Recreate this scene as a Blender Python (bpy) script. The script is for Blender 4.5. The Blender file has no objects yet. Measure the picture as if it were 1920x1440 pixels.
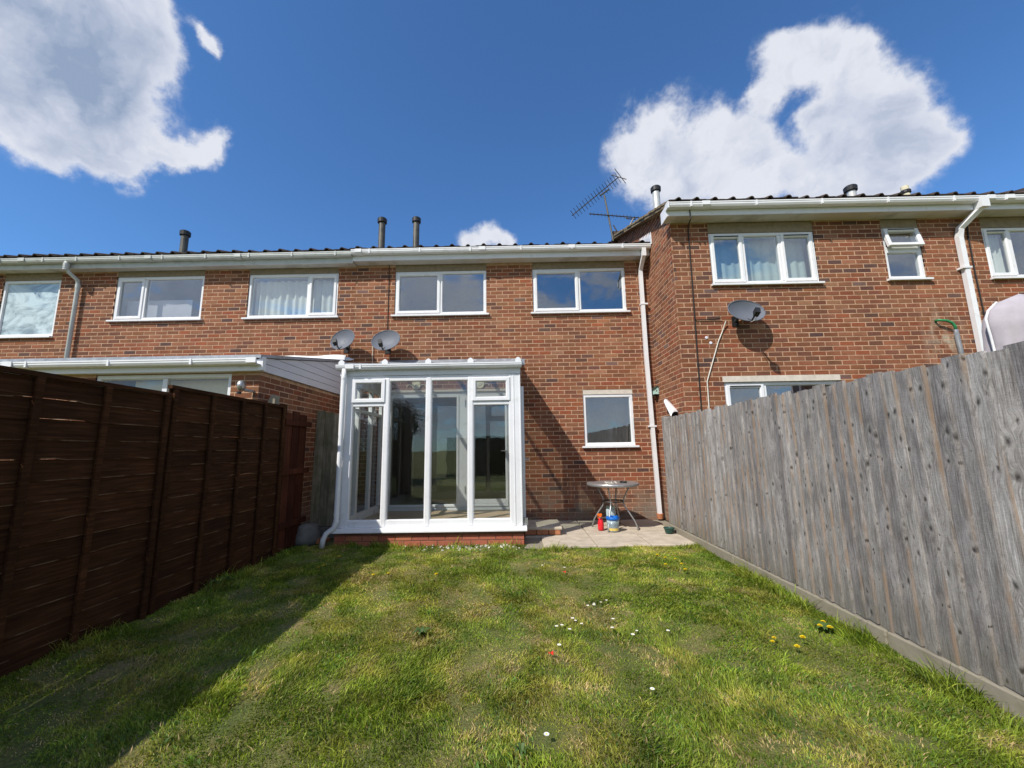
import bpy, math, random
import numpy as np
from mathutils import Vector, Matrix
random.seed(7); rng = np.random.default_rng(7)
sc = bpy.context.scene; COL = sc.collection
pi = math.pi

# ------------------------------------------------------------------ camera
PITCH, YAW, ROLL, FPX, CAMH = .15744, -.009, -.01576, 760.0, 1.28
def cam_rows(p, y, r):
    f = np.array([math.sin(y)*math.cos(p), math.cos(y)*math.cos(p), math.sin(p)])
    rt = np.array([math.cos(y), -math.sin(y), 0]); up = np.cross(rt, f)
    return np.stack([math.cos(r)*rt+math.sin(r)*up, math.sin(r)*rt-math.cos(r)*up, f])
CR = cam_rows(PITCH, YAW, ROLL)
def ray(u, v): return CR.T @ np.array([(u-960)/FPX, (v-720)/FPX, 1.0])
def px(u, v, X=None, Y=None, Z=None):
    """photo pixel -> point where its sight line meets the plane X=, Y= or Z="""
    d = ray(u, v)
    t = Y/d[1] if Y is not None else X/d[0] if X is not None else (Z-CAMH)/d[2]
    p = d*t; return Vector((p[0], p[1], p[2]+CAMH))
def project(x, y, z):
    c = CR @ np.array([x, y, z-CAMH]); return 960+FPX*c[0]/c[2], 720+FPX*c[1]/c[2], c[2]
cam = bpy.data.objects.new('camera', bpy.data.cameras.new('camera')); COL.objects.link(cam)
cam.matrix_world = Matrix(((CR[0][0], -CR[1][0], -CR[2][0], 0), (CR[0][1], -CR[1][1], -CR[2][1], 0),
                           (CR[0][2], -CR[1][2], -CR[2][2], CAMH), (0, 0, 0, 1)))
cam.data.sensor_width = 36; cam.data.lens = 36*FPX/1920; cam.data.clip_start = .05; cam.data.clip_end = 3000
sc.camera = cam

# ------------------------------------------------------------------ light
SUN_EL, SUN_AZ = math.radians(44.5), math.radians(44)     # the light travels towards +X +Y and down
sun = bpy.data.objects.new('sun', bpy.data.lights.new('sun', 'SUN')); COL.objects.link(sun)
sdir = Vector((math.sin(SUN_AZ)*math.cos(SUN_EL), math.cos(SUN_AZ)*math.cos(SUN_EL), -math.sin(SUN_EL)))
sun.rotation_euler = sdir.to_track_quat('-Z', 'Y').to_euler(); sun.location = (-8, -8, 12)
sun.data.energy = 5.0; sun.data.angle = math.radians(.53); sun.data.color = (1, .945, .86)
sc.view_settings.view_transform = 'Standard'; sc.view_settings.look = 'None'
sc.view_settings.exposure = 0; sc.view_settings.gamma = 1
cy = sc.cycles; cy.max_bounces = 7; cy.diffuse_bounces = 3; cy.glossy_bounces = 3; cy.transmission_bounces = 3; cy.transparent_max_bounces = 16; cy.caustics_reflective = False; cy.caustics_refractive = False

class NT:
    """tiny helper to write node trees as expressions"""
    def __init__(s, nt): s.t = nt; s.N = nt.nodes; s.L = nt.links
    def put(s, sock, v):
        if v is None: return
        if isinstance(v, bpy.types.NodeSocket): s.L.new(v, sock)
        else:
            if hasattr(sock.default_value, '__len__') and not hasattr(v, '__len__'): v = (v,)*len(sock.default_value)
            if hasattr(v, '__len__') and len(v) == 3 and len(sock.default_value) == 4: v = (*v, 1)
            sock.default_value = v
    def math(s, op, a, b=None, c=None, clamp=False):
        n = s.N.new('ShaderNodeMath'); n.operation = op; n.use_clamp = clamp
        for i, v in enumerate((a, b, c)): s.put(n.inputs[i], v)
        return n.outputs[0]
    def vmath(s, op, a, b=None, out=0):
        n = s.N.new('ShaderNodeVectorMath'); n.operation = op
        s.put(n.inputs[0], a)
        if op == 'SCALE': s.put(n.inputs['Scale'], b)
        else: s.put(n.inputs[1], b)
        return n.outputs[out]
    def noise(s, vec, scale, detail=4, rough=.55, dist=0, out=0):
        n = s.N.new('ShaderNodeTexNoise'); s.put(n.inputs['Vector'], vec)
        for k, v in (('Scale', scale), ('Detail', detail), ('Roughness', rough), ('Distortion', dist)): s.put(n.inputs[k], v)
        return n.outputs[out]
    def voro(s, vec, scale, feat='F1', rnd=1.0, out='Distance', dim='3D'):
        n = s.N.new('ShaderNodeTexVoronoi'); n.feature = feat; n.voronoi_dimensions = dim; s.put(n.inputs['Vector'], vec)
        s.put(n.inputs['Scale'], scale); s.put(n.inputs['Randomness'], rnd); return n.outputs[out]
    def mr(s, v, a, b, c=0.0, d=1.0, smooth=False):
        n = s.N.new('ShaderNodeMapRange'); n.interpolation_type = 'SMOOTHSTEP' if smooth else 'LINEAR'
        for i, x in enumerate((v, a, b, c, d)): s.put(n.inputs[i], x)
        return n.outputs[0]
    def mix(s, f, a, b, mode='MIX'):
        n = s.N.new('ShaderNodeMix'); n.data_type = 'RGBA'; n.blend_type = mode
        s.put(n.inputs[0], f); s.put(n.inputs[6], a); s.put(n.inputs[7], b); return n.outputs[2]
    def ramp(s, f, stops):
        n = s.N.new('ShaderNodeValToRGB'); e = n.color_ramp.elements
        while len(e) < len(stops): e.new(.5)
        for el, (p, c) in zip(e, stops): el.position = p; el.color = (*c, 1)
        s.put(n.inputs[0], f); return n.outputs[0]
    def mapping(s, vec, scale=(1, 1, 1), loc=(0, 0, 0)):
        n = s.N.new('ShaderNodeMapping'); s.put(n.inputs[0], vec); s.put(n.inputs[1], loc); s.put(n.inputs[3], scale); return n.outputs[0]
    def bump(s, h, strength=.5, dist=.01):
        n = s.N.new('ShaderNodeBump'); s.put(n.inputs['Height'], h); s.put(n.inputs['Strength'], strength); s.put(n.inputs['Distance'], dist); return n.outputs[0]
    def sep(s, v): n = s.N.new('ShaderNodeSeparateXYZ'); s.put(n.inputs[0], v); return n.outputs
    def comb(s, x, y, z):
        n = s.N.new('ShaderNodeCombineXYZ')
        for i, v in enumerate((x, y, z)): s.put(n.inputs[i], v)
        return n.outputs[0]
    def attr(s, name, out='Color'): n = s.N.new('ShaderNodeAttribute'); n.attribute_name = name; return n.outputs[out]
    def pos(s): return s.N.new('ShaderNodeNewGeometry').outputs['Position']
    def objco(s): return s.N.new('ShaderNodeTexCoord').outputs['Object']
    def rand(s): return s.N.new('ShaderNodeObjectInfo').outputs['Random']

# sky: Nishita plus broken cumulus, all a function of direction in the world
w = bpy.data.worlds.new('World'); sc.world = w; w.use_nodes = True
w.node_tree.nodes.clear(); q = NT(w.node_tree)
sky = q.N.new('ShaderNodeTexSky'); sky.sky_type = 'NISHITA'; sky.sun_disc = False
sky.sun_elevation = SUN_EL; sky.sun_rotation = SUN_AZ + pi
sky.altitude = 100; sky.air_density = 1.0; sky.dust_density = .35; sky.ozone_density = 2.2
gen = q.N.new('ShaderNodeTexCoord').outputs['Generated']
SKY_STRENGTH = .12
def build_clouds():
    d = q.vmath('NORMALIZE', gen)
    wob = q.vmath('SUBTRACT', q.noise(d, 5.0, 3, .6, out=1), (.5, .5, .5))
    dw = q.vmath('ADD', d, q.vmath('SCALE', wob, .10))
    wob2 = q.vmath('SUBTRACT', q.noise(d, 17, 5, .62, out=1), (.5, .5, .5))
    dw = q.vmath('ADD', dw, q.vmath('SCALE', wob2, .050))
    # (centre in the photo, radius, greyness)
    blobs = [(-60, 20, 240, .9), (110, 90, 190, 1), (230, 70, 120, .45), (285, 30, 70, .1), (50, 210, 130, .5), (190, 190, 120, .9), (60, 285, 75, 0),
             (160, 285, 75, .1), (235, 300, 60, 0), (290, 265, 50, 0), (335, 275, 38, 0), (385, 268, 46, 0), (392, 78, 34, 0),
             (1545, 85, 85, .1), (1620, 95, 70, .1), (1470, 120, 70, 0), (1600, 170, 95, .5), (1690, 190, 80, .3), (1760, 255, 75, .2), (1670, 270, 105, .7),
             (1560, 280, 70, .4), (1700, 320, 80, .7), (1420, 190, 45, .1), (1220, 262, 95, 0), (1320, 262, 72, .1), (1400, 270, 68, .1), (1195, 320, 75, .1),
             (1290, 345, 95, .35), (1400, 345, 75, .1), (1520, 350, 95, .2), (1620, 350, 90, .6), (885, 462, 36, 0), (925, 450, 36, 0), (958, 460, 26, 0), (1522, 215, 58, .2), (1430, 335, 60, .1)]
    f = g = None
    for u, v, r, gr in blobs:
        a = Vector(ray(u, v)).normalized(); b = Vector(ray(u+r, v)).normalized(); c = Vector(ray(u, v+r)).normalized()
        rad = ((a-b).length+(a-c).length)/2*1.28
        dist = q.vmath('DISTANCE', dw, tuple(a), out='Value')
        m = q.math('SUBTRACT', 1.0, q.math('DIVIDE', dist, rad), clamp=True)
        m = q.math('MULTIPLY', m, m)
        f = m if f is None else q.math('ADD', f, m)
        if gr: mg = q.math('MULTIPLY', m, gr); g = mg if g is None else q.math('ADD', g, mg)
    fb = q.noise(d, 11, 6, .64, .0)
    rag = q.math('MULTIPLY', q.mr(fb, .28, .72, -.26, .26), q.mr(f, .0, .14))
    dens = q.mr(q.math('ADD', f, rag), .03, .46, smooth=True)
    # the broken cloud that the window panes mirror, over the gardens behind the camera
    x, y, z = q.sep(d)
    p = q.comb(q.math('DIVIDE', x, q.math('ADD', z, .22)), q.math('DIVIDE', y, q.math('ADD', z, .22)), 0.0)
    lay = q.mr(q.noise(q.vmath('ADD', p, (3.1, 1.7, 0)), 3.0, 5, .64, .3), q.mr(z, .05, .45, .27, .40), q.mr(z, .05, .45, .49, .56), smooth=True)
    lay = q.math('MULTIPLY', lay, q.mr(q.math('MULTIPLY', y, -1.0), .0, .3, smooth=True))
    lay = q.math('MULTIPLY', lay, q.mr(z, .0, .05))
    dens_all = q.math('MAXIMUM', dens, q.math('MULTIPLY', lay, .9))
    # brightness inside the cloud
    sh = q.noise(q.vmath('ADD', dw, (.03, .03, -.05)), 6, 6, .6, .4)
    d2 = q.vmath('ADD', dw, tuple(Vector((-sdir.x, -sdir.y, -sdir.z))*.035))
    relief = q.math('SUBTRACT', q.noise(dw, 8, 4, .6), q.noise(d2, 8, 4, .6))
    lay_grey = q.math('MULTIPLY', q.mr(sh, .36, .66, .0, .6), q.mr(q.math('MULTIPLY', y, -1.0), .0, .2))
    kind = q.math('DIVIDE', g, q.math('ADD', f, .06))
    grey = q.math('ADD', q.math('ADD', q.math('MULTIPLY', kind, .80), q.mr(sh, .34, .68, -.28, .36)), q.math('MULTIPLY', relief, -1.5))
    grey = q.math('MULTIPLY', grey, q.mr(f, .10, .9, 0, 1, True), clamp=True)
    grey = q.math('MAXIMUM', grey, lay_grey)
    col = q.ramp(grey, [(0, (6.6, 6.8, 7.4)), (.4, (5.0, 5.4, 6.4)), (1, (2.5, 3.2, 4.5))])
    tint = q.mix(1.0, sky.outputs[0], (.66, 1.06, 1.45), 'MULTIPLY')
    return q.mix(q.math('MULTIPLY', dens_all, .965), tint, col)
bg = q.N.new('ShaderNodeBackground'); q.put(bg.inputs[0], build_clouds()); bg.inputs[1].default_value = SKY_STRENGTH
q.L.new(bg.outputs[0], q.N.new('ShaderNodeOutputWorld').inputs[0])
w.cycles.sampling_method = 'MANUAL'; w.cycles.sample_map_resolution = 512

# ------------------------------------------------------------------ materials
MATS = {}
def new_mat(name):
    m = bpy.data.materials.new(name); m.use_nodes = True; nt = m.node_tree
    b = nt.nodes['Principled BSDF']; MATS[name] = m; return m, NT(nt), b
def simple(name, col, rough=.6, metal=0, var=.12, scale=18, bump=0, dirt=None, spec=.4):
    m, n, b = new_mat(name)
    p = n.pos(); nz = n.noise(p, scale, 5)
    c = n.mix(1.0, col, n.mix(n.mr(nz, .3, .7), (1-var,)*3, (1+var,)*3), 'MULTIPLY')
    if dirt: c = n.mix(n.mr(n.noise(p, dirt[2], 6, .65), dirt[3], dirt[3]+.22, 0, dirt[1]), c, dirt[0])
    n.put(b.inputs['Base Color'], c); n.put(b.inputs['Roughness'], n.mr(nz, .3, .7, max(rough-.08, .02), min(rough+.08, 1)))
    b.inputs['Metallic'].default_value = metal; b.inputs['Specular IOR Level'].default_value = spec
    if bump: n.put(b.inputs['Normal'], n.bump(n.noise(p, scale*6, 4), bump, .004))
    return m
# bricks: colour comes with each brick, the material adds grain, soot and lime bloom
m, n, b = new_mat('brick'); p = n.pos()
c = n.attr('col')
c = n.mix(1.0, c, n.ramp(n.noise(n.mapping(p, (22, 22, 70)), 1, 5, .6), [(.25, (.80, .77, .75)), (.5, (1, 1, 1)), (.75, (1.2, 1.15, 1.1))]), 'MULTIPLY')
c = n.mix(n.mr(n.noise(p, 60, 3), .62, .75, 0, .45), c, (.12, .07, .055))
c = n.mix(1.0, c, n.ramp(n.noise(p, .9, 4, .5), [(.3, (.86, .84, .84)), (.7, (1.12, 1.1, 1.06))]), 'MULTIPLY')
c = n.mix(1.0, c, n.ramp(n.noise(n.mapping(p, (2.6, 2.6, .35)), 1, 5, .6), [(.3, (.82, .81, .82)), (.55, (1, 1, 1)), (.75, (1.1, 1.08, 1.05))]), 'MULTIPLY')
lime = n.math('MULTIPLY', n.mr(n.vmath('DISTANCE', n.mapping(p, (1, 1, .55)), (6.70, 6.2, 1.55), out='Value'), .42, .05), n.mr(n.noise(n.mapping(p, (9, 9, 4)), 1, 5, .6), .42, .62))
c = n.mix(n.math('MULTIPLY', lime, .9), c, (.42, .36, .27))
zz = n.sep(p)[2]
low = n.math('MULTIPLY', n.mr(zz, .75, .1), n.mr(n.noise(p, 4, 6, .65), .35, .6))
c = n.mix(n.math('MULTIPLY', low, .75), c, (.22, .19, .15))
n.put(b.inputs['Base Color'], c); b.inputs['Roughness'].default_value = .88; b.inputs['Specular IOR Level'].default_value = .25
n.put(b.inputs['Normal'], n.bump(n.math('ADD', n.noise(p, 90, 4, .6), n.noise(n.mapping(p, (30, 30, 120)), 1, 3)), .55, .004))
m, n, b = new_mat('brick_new'); p = n.pos()
c = n.mix(1.0, n.attr('col'), n.ramp(n.noise(n.mapping(p, (20, 20, 60)), 1, 5, .6), [(.25, (.82, .8, .8)), (.75, (1.2, 1.18, 1.15))]), 'MULTIPLY')
n.put(b.inputs['Base Color'], c); b.inputs['Roughness'].default_value = .9; n.put(b.inputs['Normal'], n.bump(n.noise(p, 90, 4, .6), .5, .003))
simple('mortar_red', (.20, .085, .055), .95, var=.25, scale=12, bump=.4)
m, n, b = new_mat('mortar'); p = n.pos()
c = n.ramp(n.noise(p, 7, 6, .6), [(.3, (.34, .20, .122)), (.5, (.48, .30, .19)), (.7, (.58, .385, .255))])
zz = n.sep(p)[2]; low = n.math('MULTIPLY', n.mr(zz, .75, .1), n.mr(n.noise(p, 4, 6, .65), .35, .6))
c = n.mix(low, c, (.2, .18, .15))
n.put(b.inputs['Base Color'], c); b.inputs['Roughness'].default_value = .95
n.put(b.inputs['Normal'], n.bump(n.noise(p, 160, 3), .6, .003))
simple('upvc', (.74, .745, .76), .36, var=.05, scale=5, dirt=((.36, .33, .27), .55, 5, .56))
simple('upvc_clean', (.77, .775, .79), .32, var=.04, scale=4, dirt=((.42, .39, .33), .45, 6, .58))
simple('upvc_grey', (.50, .52, .50), .45, var=.08, scale=8, dirt=((.24, .25, .2), .6, 7, .55))
simple('soffit', (.62, .60, .56), .5, var=.08, scale=2.5, dirt=((.28, .24, .19), .75, 2.2, .52))
simple('cladding', (.60, .60, .64), .42, var=.04, scale=4, dirt=((.4, .38, .35), .3, 4, .58))
simple('lintel', (.27, .215, .145), .9, var=.18, scale=14, bump=.3)
simple('render_strip', (.62, .56, .48), .8, var=.1, scale=14, bump=.2, dirt=((.3, .25, .2), .5, 9, .55))
simple('lead', (.34, .36, .39), .5, .4, var=.2, scale=9)
simple('white_flashing', (.74, .75, .78), .38, .0, var=.12, scale=8, bump=.4)
simple('tile', (.065, .045, .038), .9, var=.35, scale=12, bump=.5, dirt=((.11, .09, .04), .7, 14, .52))
simple('verge', (.22, .17, .105), .95, var=.35, scale=16, bump=.8, dirt=((.10, .085, .05), .8, 12, .5))
simple('flue_dark', (.10, .095, .085), .55, .5, var=.35, scale=9, dirt=((.2, .14, .09), .6, 10, .55))
simple('flue_light', (.62, .61, .57), .4, .35, var=.12, scale=9, dirt=((.3, .26, .2), .4, 8, .58))
simple('black_plastic', (.018, .018, .02), .5, var=.3)
simple('cable_black', (.02, .018, .017), .6)
simple('cable_white', (.62, .58, .5), .6)
simple('dish_grey', (.13, .142, .17), .55, .0, var=.06, scale=6, dirt=((.25, .24, .22), .35, 9, .58))
simple('metal_grey', (.42, .42, .42), .38, .7, var=.1)
simple('metal_dark', (.09, .08, .07), .45, .6, var=.2)
simple('concrete', (.27, .24, .185), .92, var=.22, scale=5, bump=.5, dirt=((.16, .14, .085), .75, 5, .5))
simple('slab', (.50, .43, .34), .92, var=.16, scale=6, bump=.5, dirt=((.30, .25, .19), .6, 3.5, .53))
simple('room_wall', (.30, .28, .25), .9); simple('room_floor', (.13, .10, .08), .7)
simple('blind_cream', (.66, .56, .40), .8, var=.05); simple('blind_lilac', (.62, .58, .66), .85, var=.04)
simple('curtain_white', (.74, .75, .72), .85, var=.05); simple('curtain_green', (.50, .60, .58), .85, var=.05)
simple('fabric_grey', (.40, .365, .39), .9, var=.08, scale=9, bump=.25); simple('fabric_white', (.75, .75, .76), .85)
simple('plastic_red', (.72, .02, .03), .3); simple('plastic_orange', (.85, .16, .02), .35); simple('plastic_blue', (.01, .14, .55), .35)
simple('plastic_green', (.025, .07, .055), .5); simple('hose_green', (.03, .22, .08), .4); simple('plastic_mint', (.42, .60, .52), .5)
simple('terracotta', (.40, .16, .075), .85, var=.2); simple('soil', (.07, .05, .035), .95, bump=.6, scale=30)
simple('label_white', (.72, .72, .80), .4); simple('label_yellow', (.65, .48, .12), .5); simple('ornament', (.70, .64, .46), .7)
simple('stone', (.17, .16, .14), .9, var=.3, scale=10, bump=.6); simple('chalk', (.62, .58, .5), .95, var=.2, scale=30)
simple('petal_white', (.85, .85, .84), .6); simple('petal_yellow', (.85, .66, .015), .6, var=.2, scale=200); simple('petal_red', (.75, .04, .02), .5)
simple('stem', (.10, .17, .04), .6); simple('weed_leaf', (.055, .10, .018), .55, var=.25, scale=40); simple('pipe_grey', (.17, .18, .19), .5); simple('bark', (.07, .055, .042), .95, bump=.6, scale=25)
simple('toy_white', (.75, .78, .8), .5); simple('toy_blue', (.25, .45, .7), .5); simple('shade_brass', (.42, .33, .2), .6)
# laminate
m, n, b = new_mat('laminate'); p = n.pos()
g = n.noise(n.mapping(p, (3, 40, 1)), 1, 5)
n.put(b.inputs['Base Color'], n.ramp(g, [(.3, (.40, .27, .17)), (.7, (.56, .42, .29))])); b.inputs['Roughness'].default_value = .35
# glass
def glass(name, tint=(.93, .96, .95), ior=.17, rough=0.0, veil=None):
    m = bpy.data.materials.new(name); m.use_nodes = True; MATS[name] = m; n = NT(m.node_tree); n.N.clear()
    tr = n.N.new('ShaderNodeBsdfTransparent'); n.put(tr.inputs[0], tint)
    gl = n.N.new('ShaderNodeBsdfGlossy'); gl.inputs['Roughness'].default_value = rough; n.put(gl.inputs[0], (.95, .97, 1))
    ge = n.N.new('ShaderNodeNewGeometry'); cs = n.math('ABSOLUTE', n.vmath('DOT_PRODUCT', ge.outputs['Normal'], ge.outputs['Incoming'], out='Value'))
    fres = n.math('ADD', ior, n.math('MULTIPLY', 1-ior, n.math('POWER', n.math('SUBTRACT', 1.0, cs, clamp=True), 5.0)))
    # panes are never perfectly flat
    n.put(gl.inputs['Normal'], n.bump(n.noise(n.pos(), 2.2, 2), .05, .02))
    base = tr.outputs[0]
    if veil:
        df = n.N.new('ShaderNodeBsdfDiffuse'); n.put(df.inputs[0], veil[0]); ms = n.N.new('ShaderNodeMixShader')
        n.put(ms.inputs[0], veil[1](n) if callable(veil[1]) else veil[1]); n.L.new(base, ms.inputs[1]); n.L.new(df.outputs[0], ms.inputs[2]); base = ms.outputs[0]
    mx = n.N.new('ShaderNodeMixShader'); n.put(mx.inputs[0], fres); n.L.new(base, mx.inputs[1]); n.L.new(gl.outputs[0], mx.inputs[2])
    n.L.new(mx.outputs[0], n.N.new('ShaderNodeOutputMaterial').inputs[0]); return m
glass('glass'); glass('glass_door', (.93, .95, .94), .075); glass('glass_thin', (.96, .98, .97), .055)
def swirl(n):
    p = n.mapping(n.pos(), (1.1, 1, 1.5)); t = n.noise(p, 1.5, 6, .55, 2.2)
    return n.mr(t, .33, .6, .25, .93)
glass('glass_obscure', (.75, .85, .9), .08, .05, ((.56, .68, .72), swirl))
glass('roof_sheet', (.86, .88, .86), .05, .08, ((.5, .52, .5), .22))
# weathered close-board fence
m, n, b = new_mat('wood_grey'); o = n.objco(); r = n.rand()
o = n.vmath('ADD', o, n.comb(n.math('MULTIPLY', r, 7.3), n.math('MULTIPLY', r, 37.7), n.math('MULTIPLY', r, 53.1)))
ks = n.sep(n.vmath('ADD', o, n.vmath('SCALE', n.noise(o, 9, 2, out=1), .03))); ko = n.comb(n.math('MULTIPLY', ks[1], 9.0), n.math('MULTIPLY', ks[2], 5.5), 0.0)
fine_ = n.noise(o, 40, 3); kd = n.voro(ko, 1, 'F1', 1.0, dim='2D')                                     # knots
knot = n.mr(n.math('ADD', kd, n.mr(fine_, .3, .7, -.03, .03)), n.mr(n.noise(o, 4.1, 2), .36, .64, .03, .22), .0, smooth=True); ring = n.mr(kd, .42, .08, smooth=True)
warp = n.math('MULTIPLY', ring, .30)
gy = n.sep(o)
gv = n.comb(gy[0], n.math('ADD', gy[1], n.math('MULTIPLY', warp, .06)), n.math('MULTIPLY', gy[2], .045))
grain = n.noise(gv, 120, 6, .68, .0); fine = n.noise(gv, 420, 3, .6); blot = n.noise(n.mapping(o, (1, 12, 4)), 1, 6, .62)
saw = n.noise(n.comb(gy[0], n.math('MULTIPLY', gy[1], .25), gy[2]), 160, 3, .6)
c = n.ramp(n.math('ADD', n.math('MULTIPLY', grain, .72), n.math('MULTIPLY', fine, .28)), [(.34, (.125, .115, .106)), (.45, (.245, .23, .216)), (.54, (.345, .33, .315)), (.66, (.49, .47, .455))])
c = n.mix(1.0, c, n.ramp(blot, [(.28, (.60, .59, .59)), (.5, (.98, .98, .98)), (.72, (1.34, 1.34, 1.36))]), 'MULTIPLY')
c = n.mix(1.0, c, n.ramp(saw, [(.3, (.84, .84, .84)), (.7, (1.14, 1.14, 1.14))]), 'MULTIPLY')
c = n.mix(1.0, c, n.ramp(n.math('FRACT', n.math('MULTIPLY', r, 13.7)), [(0, (.72, .71, .73)), (.5, (.98, .97, .96)), (1, (1.2, 1.19, 1.18))]), 'MULTIPLY')
edge = n.math('MULTIPLY', n.mr(n.attr('edge', 'Fac'), .55, 1.0), n.mr(n.noise(n.mapping(o, (1, 14, 2.2)), 1, 4), .44, .60))
c = n.mix(n.math('MULTIPLY', edge, .7), c, (.30, .205, .135))
c = n.mix(n.math('MULTIPLY', knot, .9), c, (.03, .026, .023))
c = n.mix(n.math('MULTIPLY', n.math('MULTIPLY', ring, n.math('SUBTRACT', 1.0, knot)), .30), c, (.42, .39, .36))
wz = n.sep(n.pos())[2]
c = n.mix(n.math('MULTIPLY', n.mr(wz, .42, .12), n.mr(blot, .35, .6, .0, .6)), c, (.115, .105, .062))
n.put(b.inputs['Base Color'], c); b.inputs['Roughness'].default_value = .9; b.inputs['Specular IOR Level'].default_value = .2
n.put(b.inputs['Normal'], n.bump(n.math('ADD', n.math('ADD', grain, n.math('MULTIPLY', fine, .5)), n.math('MULTIPLY', knot, -.8)), .6, .004))
# stained lap fence
def stained(name, stops, green=0):
    m, n, b = new_mat(name); o = n.objco(); r = n.rand()
    o = n.vmath('ADD', o, n.comb(n.math('MULTIPLY', r, 7), n.math('MULTIPLY', r, 31), n.math('MULTIPLY', r, 53)))
    g = n.noise(n.mapping(o, (30, 3, 60) if name == 'wood_brown' else (40, 40, 2.2)), 1, 6, .6, .5)
    c = n.ramp(g, stops)
    c = n.mix(1.0, c, n.ramp(n.noise(o, 2.4, 5), [(.3, (.7, .7, .7)), (.7, (1.25, 1.2, 1.15))]), 'MULTIPLY')
    c = n.mix(1.0, c, n.ramp(r, [(0, (.8, .8, .8)), (1, (1.2, 1.18, 1.15))]), 'MULTIPLY')
    if name == 'wood_brown': c = n.mix(n.math('MULTIPLY', n.mr(n.attr('edge', 'Fac'), .86, .92), n.mr(n.noise(n.mapping(o, (1, 6, 9)), 1, 3), .44, .6)), c, (.19, .12, .068))
    if green: c = n.mix(n.mr(n.noise(o, 5, 5), .4, .62, 0, green), c, (.09, .10, .035))
    n.put(b.inputs['Base Color'], c); b.inputs['Roughness'].default_value = .85; b.inputs['Specular IOR Level'].default_value = .1
    n.put(b.inputs['Normal'], n.bump(g, .5, .004))
stained('wood_brown', [(.25, (.026, .0105, .0042)), (.5, (.054, .0225, .0095)), (.75, (.094, .042, .019))])
stained('wood_red', [(.25, (.05, .016, .010)), (.5, (.08, .026, .015)), (.75, (.13, .048, .026))])
stained('wood_green', [(.25, (.17, .145, .10)), (.5, (.30, .265, .20)), (.75, (.42, .385, .30))], .45)
# lawn
m, n, b = new_mat('grass_blade'); c = n.attr('col')
n.put(b.inputs['Base Color'], c); b.inputs['Roughness'].default_value = .55; b.inputs['Specular IOR Level'].default_value = .3
tl = n.N.new('ShaderNodeBsdfTranslucent'); n.put(tl.inputs[0], n.mix(1.0, c, (1.25, 1.3, .7), 'MULTIPLY'))
ms = n.N.new('ShaderNodeMixShader'); ms.inputs[0].default_value = .33
out = n.N['Material Output']; n.L.new(b.outputs[0], ms.inputs[1]); n.L.new(tl.outputs[0], ms.inputs[2]); n.L.new(ms.outputs[0], out.inputs[0])
m, n, b = new_mat('turf'); p = n.pos()
c = n.ramp(n.noise(p, 2.6, 6, .6), [(.35, (.13, .17, .03)), (.55, (.23, .22, .06)), (.72, (.36, .27, .12))])
c = n.mix(1.0, c, n.ramp(n.noise(p, 70, 4, .7), [(.3, (.45, .45, .45)), (.7, (1.4, 1.4, 1.4))]), 'MULTIPLY')
n.put(b.inputs['Base Color'], c); b.inputs['Roughness'].default_value = .95; n.put(b.inputs['Normal'], n.bump(n.noise(p, 120, 4, .7), 1, .02))
m, n, b = new_mat('leaf'); p = n.pos()
n.put(b.inputs['Base Color'], n.ramp(n.noise(p, 3, 3), [(.3, (.03, .045, .018)), (.7, (.07, .09, .03))])); b.inputs['Roughness'].default_value = .7

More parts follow.
